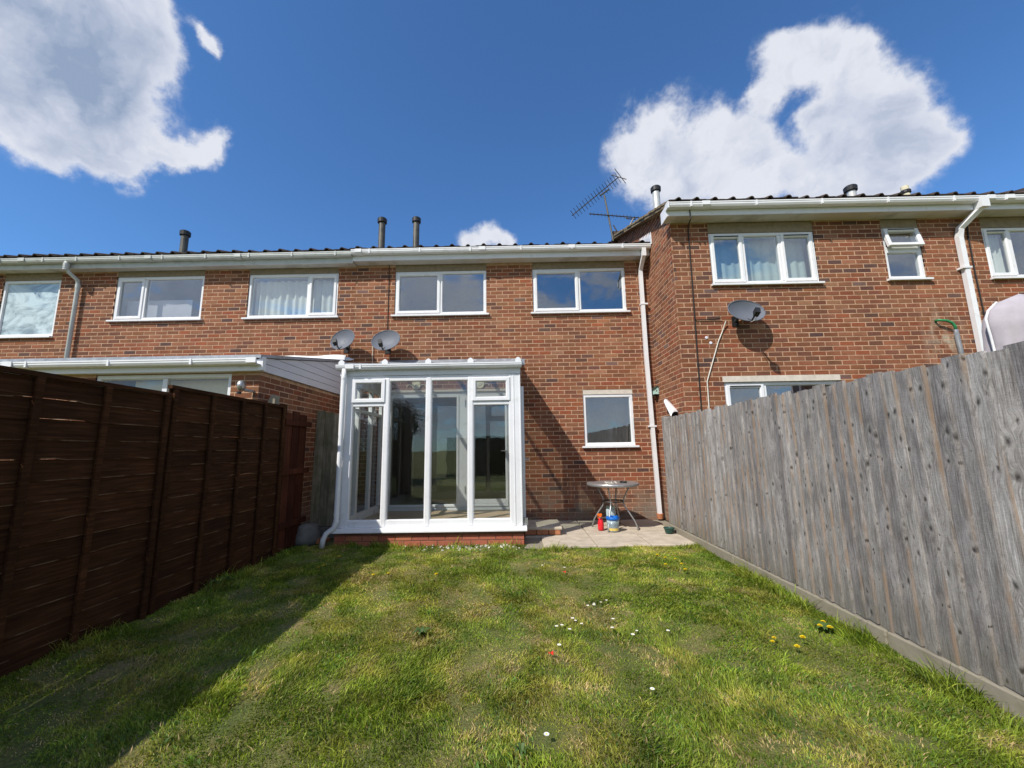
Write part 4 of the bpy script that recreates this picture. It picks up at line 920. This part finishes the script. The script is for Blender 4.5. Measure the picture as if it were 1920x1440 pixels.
# rain pipe at the left corner with a kicked foot
pp = px(641, 705, Y=YC-.075)
MB().tube([(pp.x+.03, YC-.07, 2.43), (pp.x+.03, YC-.07, 2.3), (pp.x+.02, YC-.07, .36), (pp.x+.0, YC-.08, .27), (pp.x-.09, YC-.10, .20), (pp.x-.125, YC-.11, .12), (pp.x-.135, YC-.11, .02)], .034, 12).build('downpipe', 'upvc_clean', con, smooth=True)
for z in (2.28, .42, .33): MB().lathe([(.036, 0), (.038, .005), (.038, .035), (.036, .04)], (pp.x+(.03 if z > 1 else .02), YC-.07, z), 12).build('pipe_socket', 'upvc_clean', con)
# room doors of the house seen through the glass
dw_ = MB().ring(DO[0], DO[1], .215, 2.325, [(0, YM+.07), (0, YM+.0), (.05, YM+.0), (.06, YM+.012), (.06, YM+.07)])
dw_.box(-1.05, -.80, YM+.002, YM+.06, .275, 2.265)
dws = dw_.build('patio_door', 'upvc', house)
for a, b_, z in ((DO[0]+.06, -1.05, .30), (-.80, DO[1]-.06, .345)):
    MB().ring(a+.001, b_-.001, .276, 2.264, [(0, YM+.06), (0, YM-.012), (.03, YM-.012), (.04, YM+.0), (.04, YM+.06)]).build('sash', 'upvc', dws)
    B(a+.03, b_-.03, YM+.02, YM+.026, z, 2.23).build('pane', 'glass_door', dws)
B(-.80+.04, DO[1]-.10, YM-.008, YM+.02, .316, .40).build('bottom_rail', 'upvc', dws)
for z in (.5, 2.05): MB().tube([(-.93, YM-.008, z), (-.93, YM-.008, z+.13)], .007, 6).build('hinge', 'metal_grey', dws)
MB().tube([(-.19, YM-.01, 1.24), (-.19, YM-.06, 1.24), (-.28, YM-.065, 1.24)], .011, 8).build('handle', 'metal_grey', dws)
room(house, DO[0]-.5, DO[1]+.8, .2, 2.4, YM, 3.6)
B(DO[0]-.03, DO[1]+.03, YM-.03, YM-.002, 2.33, 2.372).build('door_head', 'render_strip', house)
for x in (-1.84, -.66):
    orn = thing('wall_ornament', (x, YM-.02, 2.46), 'cream round rosette ornament on the brick above the doors, %s one' % ('left' if x < -1 else 'right'), 'ornament')
    Mo = Matrix.Translation((x, YM-.012, 2.465)) @ Matrix.Rotation(pi/2, 4, 'X')
    MB().lathe([(0, .02), (.025, .022), (.05, .012), (.075, .016), (.085, .004), (.085, 0)], n=18, M=Mo).build('rosette', 'ornament', orn)
    for s in (-1, 1): MB().tube([(x+s*.08, YM-.012, 2.46), (x+s*.13, YM-.012, 2.475), (x+s*.17, YM-.012, 2.455), (x+s*.165, YM-.012, 2.43)], .007, 6).build('scroll', 'ornament', orn)

# ------------------------------------------------------------------ patio
pt = MB().box(.09, 2.56, 5.50, YM, -.05, .0); pat = pt.build('patio', 'concrete'); pat['kind'] = 'structure'
for i, (x0, x1) in enumerate(((.33, 1.02), (1.03, 1.72), (1.73, 2.33))):
    for j, (y0, y1) in enumerate(((5.51, 6.10), (6.11, 6.74), (6.75, YM-.03))):
        if i == 0: x0_, x1_ = (x0 if j == 0 else .10), x1
        else: x0_, x1_ = x0, x1
        o = B(x0_, x1_-.004, y0+random.uniform(0, .01), y1-.004, -.02, .022+random.uniform(-.004, .006)).build('paving_slab', 'slab', pat); solid(o, .006)
st = thing('door_step', (.38, 6.45, .02), 'low brick doorstep topped with a mossy slab beside the conservatory door', 'step')
for k in range(3): B(.10+k*.175, .10+k*.175+.165, 6.18, 6.29, .03, .095).build('brick', 'terracotta', st)
B(.10, .63, 6.292, 6.80, .025, .09).build('core', 'concrete', st); solid(B(.09, .645, 6.17, 6.82, .096, .135).build('slab_top', 'slab', st), .008)

# table
tc = Vector((1.51, 6.62, .024))
tb = thing('bistro_table', tc, 'round grey metal bistro table with curved legs on the patio', 'table')
MB().lathe([(.375, .655), (.40, .652), (.405, .665), (.405, .69), (.395, .697), (.375, .695)], tc, 40).build('rim', 'metal_grey', tb, smooth=True)
MB().lathe([(0, .683), (.376, .683), (.376, .689), (0, .689)], tc, 40).build('table_top', 'glass', tb)
for k in range(4):
    a = math.radians(-118+90*k+random.uniform(-3, 3)); d_ = Vector((math.cos(a), math.sin(a), 0))
    prof = [(.27, .655), (.215, .56), (.165, .45), (.155, .40), (.17, .34), (.24, .245), (.315, .13), (.35, .04), (.355, .0)]
    MB().tube([tc+d_*r_+Vector((0, 0, z)) for r_, z in prof], .0115, 8).build('leg', 'metal_grey', tb, smooth=True)
MB().tube([tc+Vector((.155*math.cos(t*2*pi/24), .155*math.sin(t*2*pi/24), .41)) for t in range(25)], .012, 6).build('ring', 'metal_dark', tb)
MB().tube([tc+Vector((-.28, -.22, .20)), tc+Vector((-.02, .05, .15))], .009, 6).build('stay', 'metal_grey', tb)
ash = MB().lathe([(0, 0), (.05, 0), (.06, .025), (.052, .025), (.045, .006), (0, .006)], tc+Vector((.16, -.05, .691)), 14).build('ashtray', 'black_plastic'); tag(ash, 'small dark dish on the round bistro table', 'dish')
cr = MB()
for k in range(14): cr.obox(Matrix.Translation(tc+Vector((random.uniform(-.12, .08), random.uniform(-.15, .1), .699))) @ Matrix.Rotation(random.random()*3, 4, 'Z'), random.uniform(.02, .06), random.uniform(.015, .03), .012)
tag(cr.build('table_debris', 'chalk'), 'scattered pale scraps lying on the round bistro table', 'debris', kind='stuff')
# things under the table
sb = thing('spray_bottle', px(1127, 994, Z=.03), 'red spray bottle with an orange trigger head under the table', 'bottle'); c = sb.location
MB().lathe([(0, 0), (.042, .0), (.046, .02), (.046, .10), (.036, .14), (.022, .175), (.018, .19), (0, .19)], c, 16).build('body', 'plastic_red', sb, smooth=True)
MB().lathe([(.019, .185), (.02, .205), (.014, .21)], c, 12).build('collar', 'plastic_orange', sb)
mb = MB().box(c.x-.045, c.x+.025, c.y-.013, c.y+.013, c.z+.208, c.z+.242); mb.box(c.x-.04, c.x-.03, c.y-.007, c.y+.007, c.z+.165, c.z+.208); solid(mb.build('trigger_head', 'plastic_orange', sb), .005)
tubn = thing('plastic_tub', px(1150, 996, Z=.03), 'clear tub with a bright blue lid under the table', 'tub'); c = tubn.location
MB().lathe([(0, 0), (.075, 0), (.085, .01), (.09, .175), (.084, .175), (.079, .012), (0, .012)], c, 20).build('bucket', 'glass_obscure', tubn, smooth=True)
MB().lathe([(.094, .17), (.10, .172), (.10, .20), (.094, .212), (.06, .215), (.055, .205), (0, .205)], c, 20).build('lid', 'plastic_blue', tubn, smooth=True)
for dx in (-.045, .035): MB().tube([c+Vector((dx, -.06, .212)), c+Vector((dx+.01, -.08, .235)), c+Vector((dx+.03, -.06, .212))], .012, 6).build('lid_clip', 'plastic_blue', tubn)
mb = MB()
mb.grid(lambda s, t: (c.x+.0905*math.cos(-pi*.85+s*pi*.6), c.y+.0905*math.sin(-pi*.85+s*pi*.6), c.z+.02+.035*t), 8, 2); mb.build('label', 'label_yellow', tubn)
jar = thing('plastic_jar', px(1150, 990, Z=.03)+Vector((.0, .12, 0)), 'pale green lidded jar standing behind the blue-lidded tub', 'jar'); c = jar.location
MB().lathe([(0, 0), (.07, 0), (.075, .02), (.075, .26), (.06, .29), (0, .29)], c, 16).build('body', 'glass_obscure', jar, smooth=True); MB().lathe([(.068, .285), (.072, .29), (.072, .315), (0, .32)], c, 16).build('lid', 'plastic_mint', jar)
gp = thing('plant_tray', px(1255, 999, Z=.03), 'small dark green plastic pot by the foot of the grey fence', 'pot'); c = gp.location
MB().lathe([(0, 0), (.055, 0), (.07, .06), (.078, .062), (.078, .075), (.068, .075), (.062, .065), (0, .05)], c, 14).build('pot', 'plastic_green', gp); MB().lathe([(0, .056), (.06, .054), (.06, .05)], c, 12).build('soil', 'soil', gp)

# bird box behind the rain pipe, and the white hood at the corner
bb = thing('bird_box', (2.555, 7.32, 2.2), 'tiny mint green bird house in the corner beside the rain pipe', 'bird box')
MB().extrude([(2.50, 2.205), (2.61, 2.205), (2.61, 2.29), (2.555, 2.335), (2.50, 2.29)], 7.27, 7.36, 'y').build('box', 'plastic_mint', bb)
for s in (-1, 1): MB().obox(Matrix.Translation((2.555+s*.033, 7.315, 2.322)) @ Matrix.Rotation(s*.69, 4, 'Y'), .10, .12, .008).build('roof_board', 'plastic_green', bb)
for dx, dz in ((-.015, .06), (.03, .035)): MB().lathe([(0, 0), (.012, 0), (.012, .004), (0, .004)], n=10, M=Matrix.Translation((2.555+dx, 7.2705, 2.205+dz)) @ Matrix.Rotation(pi/2, 4, 'X')).build('entrance_hole', 'black_plastic', bb)
B(2.49, 2.62, 7.25, 7.37, 2.195, 2.205).build('base_board', 'plastic_green', bb); B(2.54, 2.57, 7.37, YM, 2.22, 2.30).build('hanger', 'plastic_green', bb)
hd = thing('wall_lamp', (2.5, 6.75, 1.85), 'white hooded lamp with black heads on the corner above the fence end', 'lamp')
a = px(1252, 754, Y=6.7); b_ = px(1271, 776, Y=6.45)
hm = MB().grid(lambda s, t: tuple(a.lerp(b_, t)+Vector((-.02+(.055+.045*t)*math.cos(pi*(-.15+1.25*s)), .03*math.sin(s*5), (.055+.035*t)*math.sin(pi*(-.15+1.25*s))-.05*t))), 14, 6)
o = hm.build('hood', 'upvc_clean', hd, smooth=True); md = o.modifiers.new('shell', 'SOLIDIFY'); md.thickness = .006
for u, v in ((1256, 770), (1262, 776)):
    c = px(u, v, Y=6.55); MB().lathe([(0, 0), (.05, .01), (.045, .05), (.02, .07), (0, .07)], n=14, M=Matrix.Translation(c) @ Matrix.Rotation(-2.2, 4, 'X') @ Matrix.Rotation(.5, 4, 'Y')).build('lamp_head', 'black_plastic', hd, smooth=True)
MB().tube([px(1262, 775, Y=6.55), (2.57, 6.6, 1.80)], .018, 8).build('bracket', 'black_plastic', hd)

# hose and covered parasol over the right fence
hz = thing('garden_hose', px(1754, 602, Y=YR), 'green hose bent over into a grey pipe on the right house wall', 'hose')
MB().tube([px(1754, 602, Y=YR-.01), px(1760, 600, Y=YR-.06), px(1775, 601, Y=YR-.08), px(1785, 605, Y=YR-.08), px(1791, 612, Y=YR-.08), px(1792, 618, Y=YR-.08)], .02, 10).build('hose', 'hose_green', hz, smooth=True)
MB().tube([px(1792, 618, Y=YR-.08), px(1793, 624, Y=YR-.08)], .027, 10).build('coupling', 'metal_grey', hz)
MB().tube([px(1793, 623, Y=YR-.08), px(1804, 668, Y=YR-.08), Vector((6.9, YR-.08, .1))], 0.03, 10).build('pipe', 'pipe_grey', hz, smooth=True)
pz = thing('covered_parasol', (5.75, 4.55, 0), 'tall garden parasol under a grey fabric cover with white piping', 'parasol')
def cover(s, t):
    z = 2.96*t; a = 2*pi*s
    r_ = .34*(1-.18*t)+.02*math.sin(7*a+4*t)+.012*math.sin(13*a-9*t)
    if t > .86: r_ *= math.sqrt(max(0, 1-((t-.86)/.14)**2))*.92+.08*(1-t)/.14
    bl = .035*math.exp(-((t-.92)/.045)**2)*max(0, -math.cos(a))**3
    return (5.86+(r_+bl)*math.cos(a)*1.35, 4.55+r_*math.sin(a)*.9, z+.0)
MB().grid(cover, 48, 30, True).build('fabric_cover', 'fabric_grey', pz, smooth=True)
MB().tube([Vector(cover(.5+.0, t/30))+Vector((-.012, 0, 0)) for t in range(4, 30)], .013, 6).build('piping', 'fabric_white', pz, smooth=True)

# ------------------------------------------------------------------ right fence: feather-edge boards on a concrete gravel board
XF = 2.335
fr = thing('closeboard_fence', (XF, 3.2, 0), 'weathered silver-grey timber fence of upright boards along the right side', 'fence')
def feather(variant, flip=False):
    """tapered board, wide face towards -X; runs along Y; edge attribute marks the thick edge"""
    W = .125; mb = MB(); r0 = random.Random(variant); nz = 9; cols = []
    prof = [(0, .0), (.0, -.019), (.010, -.0195), (.06, -.012), (W, -.005), (W, .0)]   # (y, x)
    ed = [1, 1, .8, 0, 0, 0]
    if flip: prof = [(W-y_, x_) for y_, x_ in prof][::-1]; ed = ed[::-1]
    H_ = 1.60; vs = []; 
    for k in range(nz):
        z = H_*k/(nz-1); bow = .0025*math.sin(k*.9+variant)+r0.uniform(-.0012, .0012)
        for (y, x), e_ in zip(prof, ed): vs.append((x+bow*.6, y+bow, z)); cols.append((e_,)*3)
    m_ = len(prof); fs = [(k*m_+i, k*m_+(i+1) % m_, (k+1)*m_+(i+1) % m_, (k+1)*m_+i) for k in range(nz-1) for i in range(m_)]
    fs += [tuple(range(m_)), tuple(range((nz-1)*m_, nz*m_))[::-1]]
    mb.add(vs, fs); me = mb.mesh('board', 'wood_grey'); a = me.attributes.new('edge', 'FLOAT', 'POINT'); a.data.foreach_set('value', [c_[0] for c_ in cols]); return me
FE = [feather(k, k == 5) for k in range(8)]
y = 6.43; k = 0
while y > -.3:
    o = bpy.data.objects.new('board', FE[random.randrange(8)]); COL.objects.link(o); o.parent = fr; o.matrix_parent_inverse = Matrix.Translation(-fr.location)
    o.location = (XF-.0005*(k % 2), y-.125, .115+random.uniform(-.006, .008)); o.rotation_euler = (random.uniform(-.004, .004), 0, -.04+random.uniform(-.03, .02))
    o.scale = (1, random.uniform(.94, 1.03), 1+random.uniform(-.011, .009)); y -= random.uniform(.088, .104); k += 1
for i, yb in enumerate((6.45, 4.62, 2.79, .96)):
    o = B(XF-.03, XF+.02, yb-1.82, yb, -.06, .108).build('gravel_board', 'concrete', fr); solid(o, .008)
for z in (.4, 1.0, 1.5): B(XF+.014, XF+.06, -.3, 6.4, z, z+.08).build('rail', 'wood_grey', fr)
B(XF-.005, XF+.095, 6.44, 6.53, 0, 1.74).build('post', 'wood_grey', fr)

# ------------------------------------------------------------------ left fence: lap panels
XB = -3.0
def lap_panel(fence, ya, yb, ztop, seed, xo, bats):
    r0 = random.Random(seed); n_ = 14; L = yb-ya; p0 = -.03; pit = (ztop-.042-p0)/n_
    fr_ = MB().box(XB+xo-.012, XB+xo+.03, ya, yb, ztop-.03, ztop).build('panel', 'wood_brown', fence)          # top rail of the panel, its other members below it
    for k in range(n_):
        zb = p0+k*pit; hgt = pit+.014; ph, am = r0.uniform(0, 6), r0.uniform(.0008, .0026); gap = r0.random() < .5; g0 = r0.uniform(.0085, .0112)
        mb = MB(); S = 24; vs = []
        for i in range(S+1):
            t = i/S; yy = ya+.01+(L-.02)*t
            wv = am*math.sin(ph+t*7)+am*.6*math.sin(ph*2+t*17)
            low = zb+wv+(g0 if gap and math.sin(ph+t*9)+.6*math.sin(ph*3+t*23) > .25 else .0); top = zb+hgt-.004
            top = min(top, ztop-.032)
            xl, xt = XB+xo+.009, XB+xo-.001
            vs += [(xl, yy, low), (xl-.0003, yy, low+.0035+.002*math.sin(ph*5+t*31)), (xt, yy, top), (xt-.006, yy, top), (xl-.006, yy, low)]
        fs = [(i*5+a, i*5+(a+1) % 5, i*5+5+(a+1) % 5, i*5+5+a) for i in range(S) for a in range(5)]+[(0, 1, 2, 3, 4), tuple(S*5+4-a for a in range(5))]
        so = mb.add(vs, fs).build('slat', 'wood_brown', fr_); ea = so.data.attributes.new('edge', 'FLOAT', 'POINT'); ea.data.foreach_set('value', [1.0 if i % 5 in (0, 4) else (.9 if i % 5 == 1 else 0.0) for i in range(len(vs))])
    for yy in bats: solid(B(XB+xo+.013, XB+xo+.038, yy-.022, yy+.022, p0-.01, ztop-.03).build('batten', 'wood_brown', fr_), .004)
    return fr_
fl = thing('lap_fence', (XB, 3, 0), 'dark brown stained overlap fence panels along the left side', 'fence')
lap_panel(fl, -.17, 1.66, 1.80, 1, 0, (-.13, .32, .78, 1.2, 1.62))
lap_panel(fl, 1.67, 3.45, 1.80, 2, 0, (1.71, 2.47, 2.90, 3.41))
lap_panel(fl, 3.47, 5.25, 1.875, 3, -.03, (3.52, 3.98, 4.42, 4.82, 5.21))
for y_ in (1.665, 3.46): B(XB-.08, XB-.014, y_-.04, y_+.04, 0, 1.78).build('post', 'wood_brown', fl)
B(XB-.085, XB-.034, 5.24, 5.33, 0, 1.9).build('post', 'wood_brown', fl)
# red-brown picket return past the panels
gt = thing('picket_screen', (-3.02, 5.6, 0), 'narrow red-brown screen of upright boards at the far end of the brown fence', 'fence')
for k, (ya, yb) in enumerate(((5.34, 5.52), (5.535, 5.70), (5.715, 5.90))):
    solid(B(-3.075, -3.055, ya, yb, .02, 1.80+.03*(k == 1)).build('board', 'wood_red', gt), .003)
for z in (1.63, .98, .30): solid(B(-3.053, -3.02, 5.30, 5.98, z, z+.075).build('rail', 'wood_red', gt), .004)
# old grey-green boards closing the gap beside the conservatory
gs = thing('gap_fence', (-2.85, 6.5, 0), 'old greenish grey boards closing the gap beside the conservatory', 'fence')
x = -3.21
for k, wd in enumerate((.14, .13, .15, .14, .15)):
    zt = (1.93, 1.90, 1.87, 1.86, 1.55)[k] if k < 4 else 1.62
    mb = B(x, x+wd-.005, 6.50+.006*(k % 2), 6.52+.006*(k % 2), .14, zt); mb.v = [(X_-.028*(1.0-(z/1.9)), y_, z) for X_, y_, z in mb.v]
    mb.build('board', 'wood_green', gs); x += wd
for z in (.45, 1.4): B(-3.21, -2.5, 6.53, 6.58, z, z+.07).build('rail', 'wood_green', gs)
bl = MB().box(-3.2, -2.52, 6.40, 6.50, -.02, .13).build('rubble_kerb', 'stone'); tag(bl, 'low rough kerb at the foot of the greenish boards', 'kerb')
rk = MB().lathe([(0, 0), (.16, .0), (.185, .06), (.18, .15), (.15, .19), (.145, .25), (.11, .275), (0, .28)], px(566, 1023, Z=.0)+Vector((0, .12, -.01)), 18).build('garden_urn', 'stone', smooth=True); tag(rk, 'squat grey stone pot in the shade at the end of the brown fence', 'pot')
for (u, v, s), lb in zip(((590, 1022, .07), (602, 1020, .055)), ('larger broken brick in the shaded gap left of the white rain pipe', 'smaller broken brick close to the foot of the white rain pipe')):
    c = px(u, v, Z=.0); o = MB().obox(Matrix.Translation(c+Vector((0, .12, s*.5))) @ Matrix.Rotation(s*20, 4, 'Z'), s*2.2, s*1.6, s).build('rubble_brick', 'terracotta'); solid(o, .008); tag(o, lb, 'brick')

# chalky rubble along the plinth
mb = MB()
for k in range(150):
    x = random.choice((random.gauss(-.55, .35), random.uniform(-1.6, .1))); y = 5.67-abs(random.gauss(0, .09)); s = random.uniform(.006, .02)
    mb.obox(Matrix.Translation((x, y, float(lawn_z(np.array(x), np.array(y)))+s*.3)) @ Matrix.Rotation(random.random()*6, 4, (random.random(), random.random(), 1)), s*1.6, s*1.2, s)
tag(mb.build('rubble', 'chalk'), 'pale chalky rubble scattered along the conservatory base', 'gravel', kind='stuff')

# ------------------------------------------------------------------ flowers in the lawn
def flower_proto(kind):
    e = bpy.data.objects.new('daisy' if kind == 'daisy' else 'dandelion', None); e['_local'] = 1; e.empty_display_size = .02
    COL.objects.link(e); mb = MB(); h = .052
    if kind == 'daisy':
        for k in range(14):
            a = 2*pi*k/14; M = Matrix.Translation((0, 0, h)) @ Matrix.Rotation(a, 4, 'Z')
            mb.add([M @ Vector(v) for v in ((.003, -.0012, 0), (.012, -.0026, .0015), (.0155, 0, .001), (.012, .0026, .0015), (.003, .0012, 0))], [(0, 1, 2, 3, 4)])
        mb.build('petals', 'petal_white', e); MB().lathe([(.0045, h), (.0035, h+.003), (0, h+.004)], n=8).build('centre', 'petal_yellow', e)
    else:
        h = .06
        for ring, (r_, zt, nn) in enumerate(((.019, .002, 20), (.015, .006, 17), (.010, .009, 12), (.005, .011, 7))):
            for k in range(nn):
                a = 2*pi*k/nn+ring; M = Matrix.Translation((0, 0, h)) @ Matrix.Rotation(a, 4, 'Z')
                mb.add([M @ Vector(v) for v in ((0, -.001, 0), (r_, -.0025, zt), (r_, .0025, zt), (0, .001, 0))], [(0, 1, 2, 3)])
        mb.build('petals', 'petal_yellow', e); MB().lathe([(.003, h-.012), (.007, h-.006), (.004, h)], n=7).build('calyx', 'stem', e)
    MB().tube([(0, 0, -.01), (.003, .002, h*.5), (0, 0, h)], .0014, 5).build('stem', 'stem', e)
    return e
def place(kind, pix, label, cat, group, state={}):
    for u, v in pix:
        p_ = px(u, v, Z=.055); loc = (p_.x, p_.y, float(lawn_z(np.array(p_.x), np.array(p_.y)))); rz_ = random.uniform(0, 6); s = random.uniform(.62, .95)*(1.05 if kind == 'dandelion' else 1)
        if kind not in state:
            e = state[kind] = flower_proto(kind); e.location = loc; e.rotation_euler = (0, 0, rz_); e.scale = (s, s, s)
        else: e = copy_tree(state[kind], loc, rz_, s)
        tag(e, label, cat, group)
dz = [(1420, 368), (1385, 385), (1420, 383), (1458, 356), (1490, 351), (1300, 458), (1316, 463), (1350, 481), (1527, 458), (1522, 507), (1240, 498), (1210, 506), (1284, 517), (1660, 516), (1638, 547), (1836, 524), (1225, 611)]
place('daisy', [(640+u/3, 1000+v/3) for u, v in dz], 'small white daisy in the loose patch in the middle of the lawn', 'daisy', 'white daisies in the middle of the lawn')
place('daisy', [(640+1748/3, 1000+850/3)], 'single white daisy nearer the camera, right of the lawn middle', 'daisy', 'outlying daisies')
place('daisy', [(640+1154/3, 1000+1112/3)], 'single white daisy low in the picture at the foreground', 'daisy', 'outlying daisies')
place('daisy', [(640+1130/3, 1000+176/3), (640+1255/3, 1000+187/3)], 'tiny white daisy in the grass in front of the patio', 'daisy', 'daisies in front of the patio')
place('dandelion', [(1233, 1042), (1247, 1044), (1266, 1046), (1248, 1061), (1278, 1059), (1285, 1070)], 'yellow dandelion at the lawn edge by the patio corner', 'dandelion', 'dandelions by the patio corner')
place('dandelion', [(700, 1080), (728, 1075), (818, 1079)], 'yellow dandelion in sunlit grass in front of the conservatory', 'dandelion', 'dandelions in front of the conservatory')
place('dandelion', [(597, 1060), (606, 1059), (636, 1044)], 'yellow dandelion in the shade below the conservatory corner', 'dandelion', 'dandelions in the shade')
place('dandelion', [(1543, 1163), (1537, 1171), (1556, 1176), (1448, 1197), (1505, 1194), (1494, 1208), (1451, 1190)], 'bright yellow dandelion beside the gravel board of the grey fence', 'dandelion', 'dandelions beside the grey fence')
for (u, v), lb in zip(((1033, 1224), (1058, 1072)), ('crumpled red petal lying on the grass in the middle of the lawn', 'crumpled red petal lying on the grass near the conservatory corner')):
    p_ = px(u, v, Z=.028); o = MB().grid(lambda s, t: tuple(p_+Vector(((s-.5)*.03*(1-.5*(t-.5)**2), (t-.5)*.026, .006*math.sin(s*5+t*3)))), 6, 6).build('petal', 'petal_red', smooth=True); o.modifiers.new('t', 'SOLIDIFY').thickness = .0015; tag(o, lb, 'petal')
# broad leaves of weeds: rosettes near the fence and in the foreground
def rosette(u, v, n_, L, label):
    p_ = px(u, v, Z=.0); mb = MB()
    for k in range(n_):
        a = 2*pi*k/n_+random.uniform(-.3, .3); l_ = L*random.uniform(.7, 1.1); M = Matrix.Translation(p_) @ Matrix.Rotation(a, 4, 'Z')
        vs = []
        for i in range(6):
            t = i/5; wd = .16*L*math.sin(pi*(t*.85+.1)); z = .035*math.sin(t*2.4)+.012
            vs += [M @ Vector((l_*t, -wd, z+.004)), M @ Vector((l_*t, wd, z+.004))]
        mb.add(vs, [(2*i, 2*i+2, 2*i+3, 2*i+1) for i in range(5)])
    o = mb.build('weed_rosette', 'weed_leaf'); tag(o, label, 'weed')
rosette(1545, 1185, 11, .085, 'leafy dandelion clump against the gravel board of the grey fence')
rosette(978, 1425, 7, .045, 'broad-leaved weed at the bottom edge of the lawn')
rosette(790, 1195, 8, .07, 'flat leafy weed in the lawn left of the daisies')
rosette(860, 1022, 9, .11, 'leafy weed growing at the base of the conservatory')
rosette(410, 1095, 7, .16, 'broad-leaved weed in the shade beside the brown fence')

# ------------------------------------------------------------------ what the glass mirrors: the end of the garden behind the camera
rf = thing('rear_fence', (-.3, -6.1, 0), 'plain board fence closing the far end of the garden, seen mirrored in the glass', 'fence')
for k in range(36): B(-3.0+k*.15, -3.0+k*.15+.145, -6.12+.006*(k % 2), -6.1+.006*(k % 2), 0, 1.8+random.uniform(-.02, .02)).build('board', 'wood_brown', rf)
def tree(name, x, y, h, r_, label, leafy, seed):
    rr_ = random.Random(seed); t = thing(name, (x, y, 0), label, 'tree'); tips = []; mb = MB()
    def grow(p_, d_, L, rad, lev):
        q_ = p_+d_*L; mb.tube([p_, p_.lerp(q_, .5)+Vector((rr_.uniform(-.04, .04)*L, rr_.uniform(-.04, .04)*L, 0)), q_], [rad, rad*.85, rad*.65], 6, cap=False)
        tips.append(q_)
        if lev == 0: return
        for _ in range(4 if lev > 1 else 5):
            nd = (d_+Vector((rr_.uniform(-1, 1), rr_.uniform(-1, 1), rr_.uniform(-.2, .7)))*.75).normalized(); grow(p_.lerp(q_, rr_.uniform(.5, 1)), nd, L*rr_.uniform(.5, .75), rad*.5, lev-1)
    grow(Vector((x, y, -.1)), Vector((0, 0, 1)), h*.36, h*.022, 4); mb.build('trunk', 'bark', t)
    if leafy:
        P = np.array([tuple(a) for a in tips]); idx = rng.integers(0, len(P), 14000); c = P[idx]+rng.normal(0, r_*.16, (14000, 3))
        a = rng.normal(size=(14000, 3)); a /= np.linalg.norm(a, axis=1)[:, None]; b_ = np.cross(a, rng.normal(size=(14000, 3))); b_ /= np.linalg.norm(b_, axis=1)[:, None]; s = .05
        V_ = np.stack([c-a*s, c+b_*s*.6, c+a*s, c-b_*s*.6], 1).reshape(-1, 3); me = bpy.data.meshes.new('crown'); me.from_pydata(V_.tolist(), [], np.arange(len(V_)).reshape(-1, 4).tolist())
        me.materials.append(MATS['leaf']); link('crown', me, t)
tree('garden_tree', -5.6, -8.5, 5.6, 1.8, 'leafy tree beyond the end of the garden, mirrored in the conservatory doors', True, 3)
tree('bare_tree', 3.1, -11, 4.6, 1.5, 'bare branched tree beyond the garden, mirrored in the kitchen window', False, 5)
for o in [o_ for o_ in bpy.data.objects if o_.get('_local')]: del o['_local']
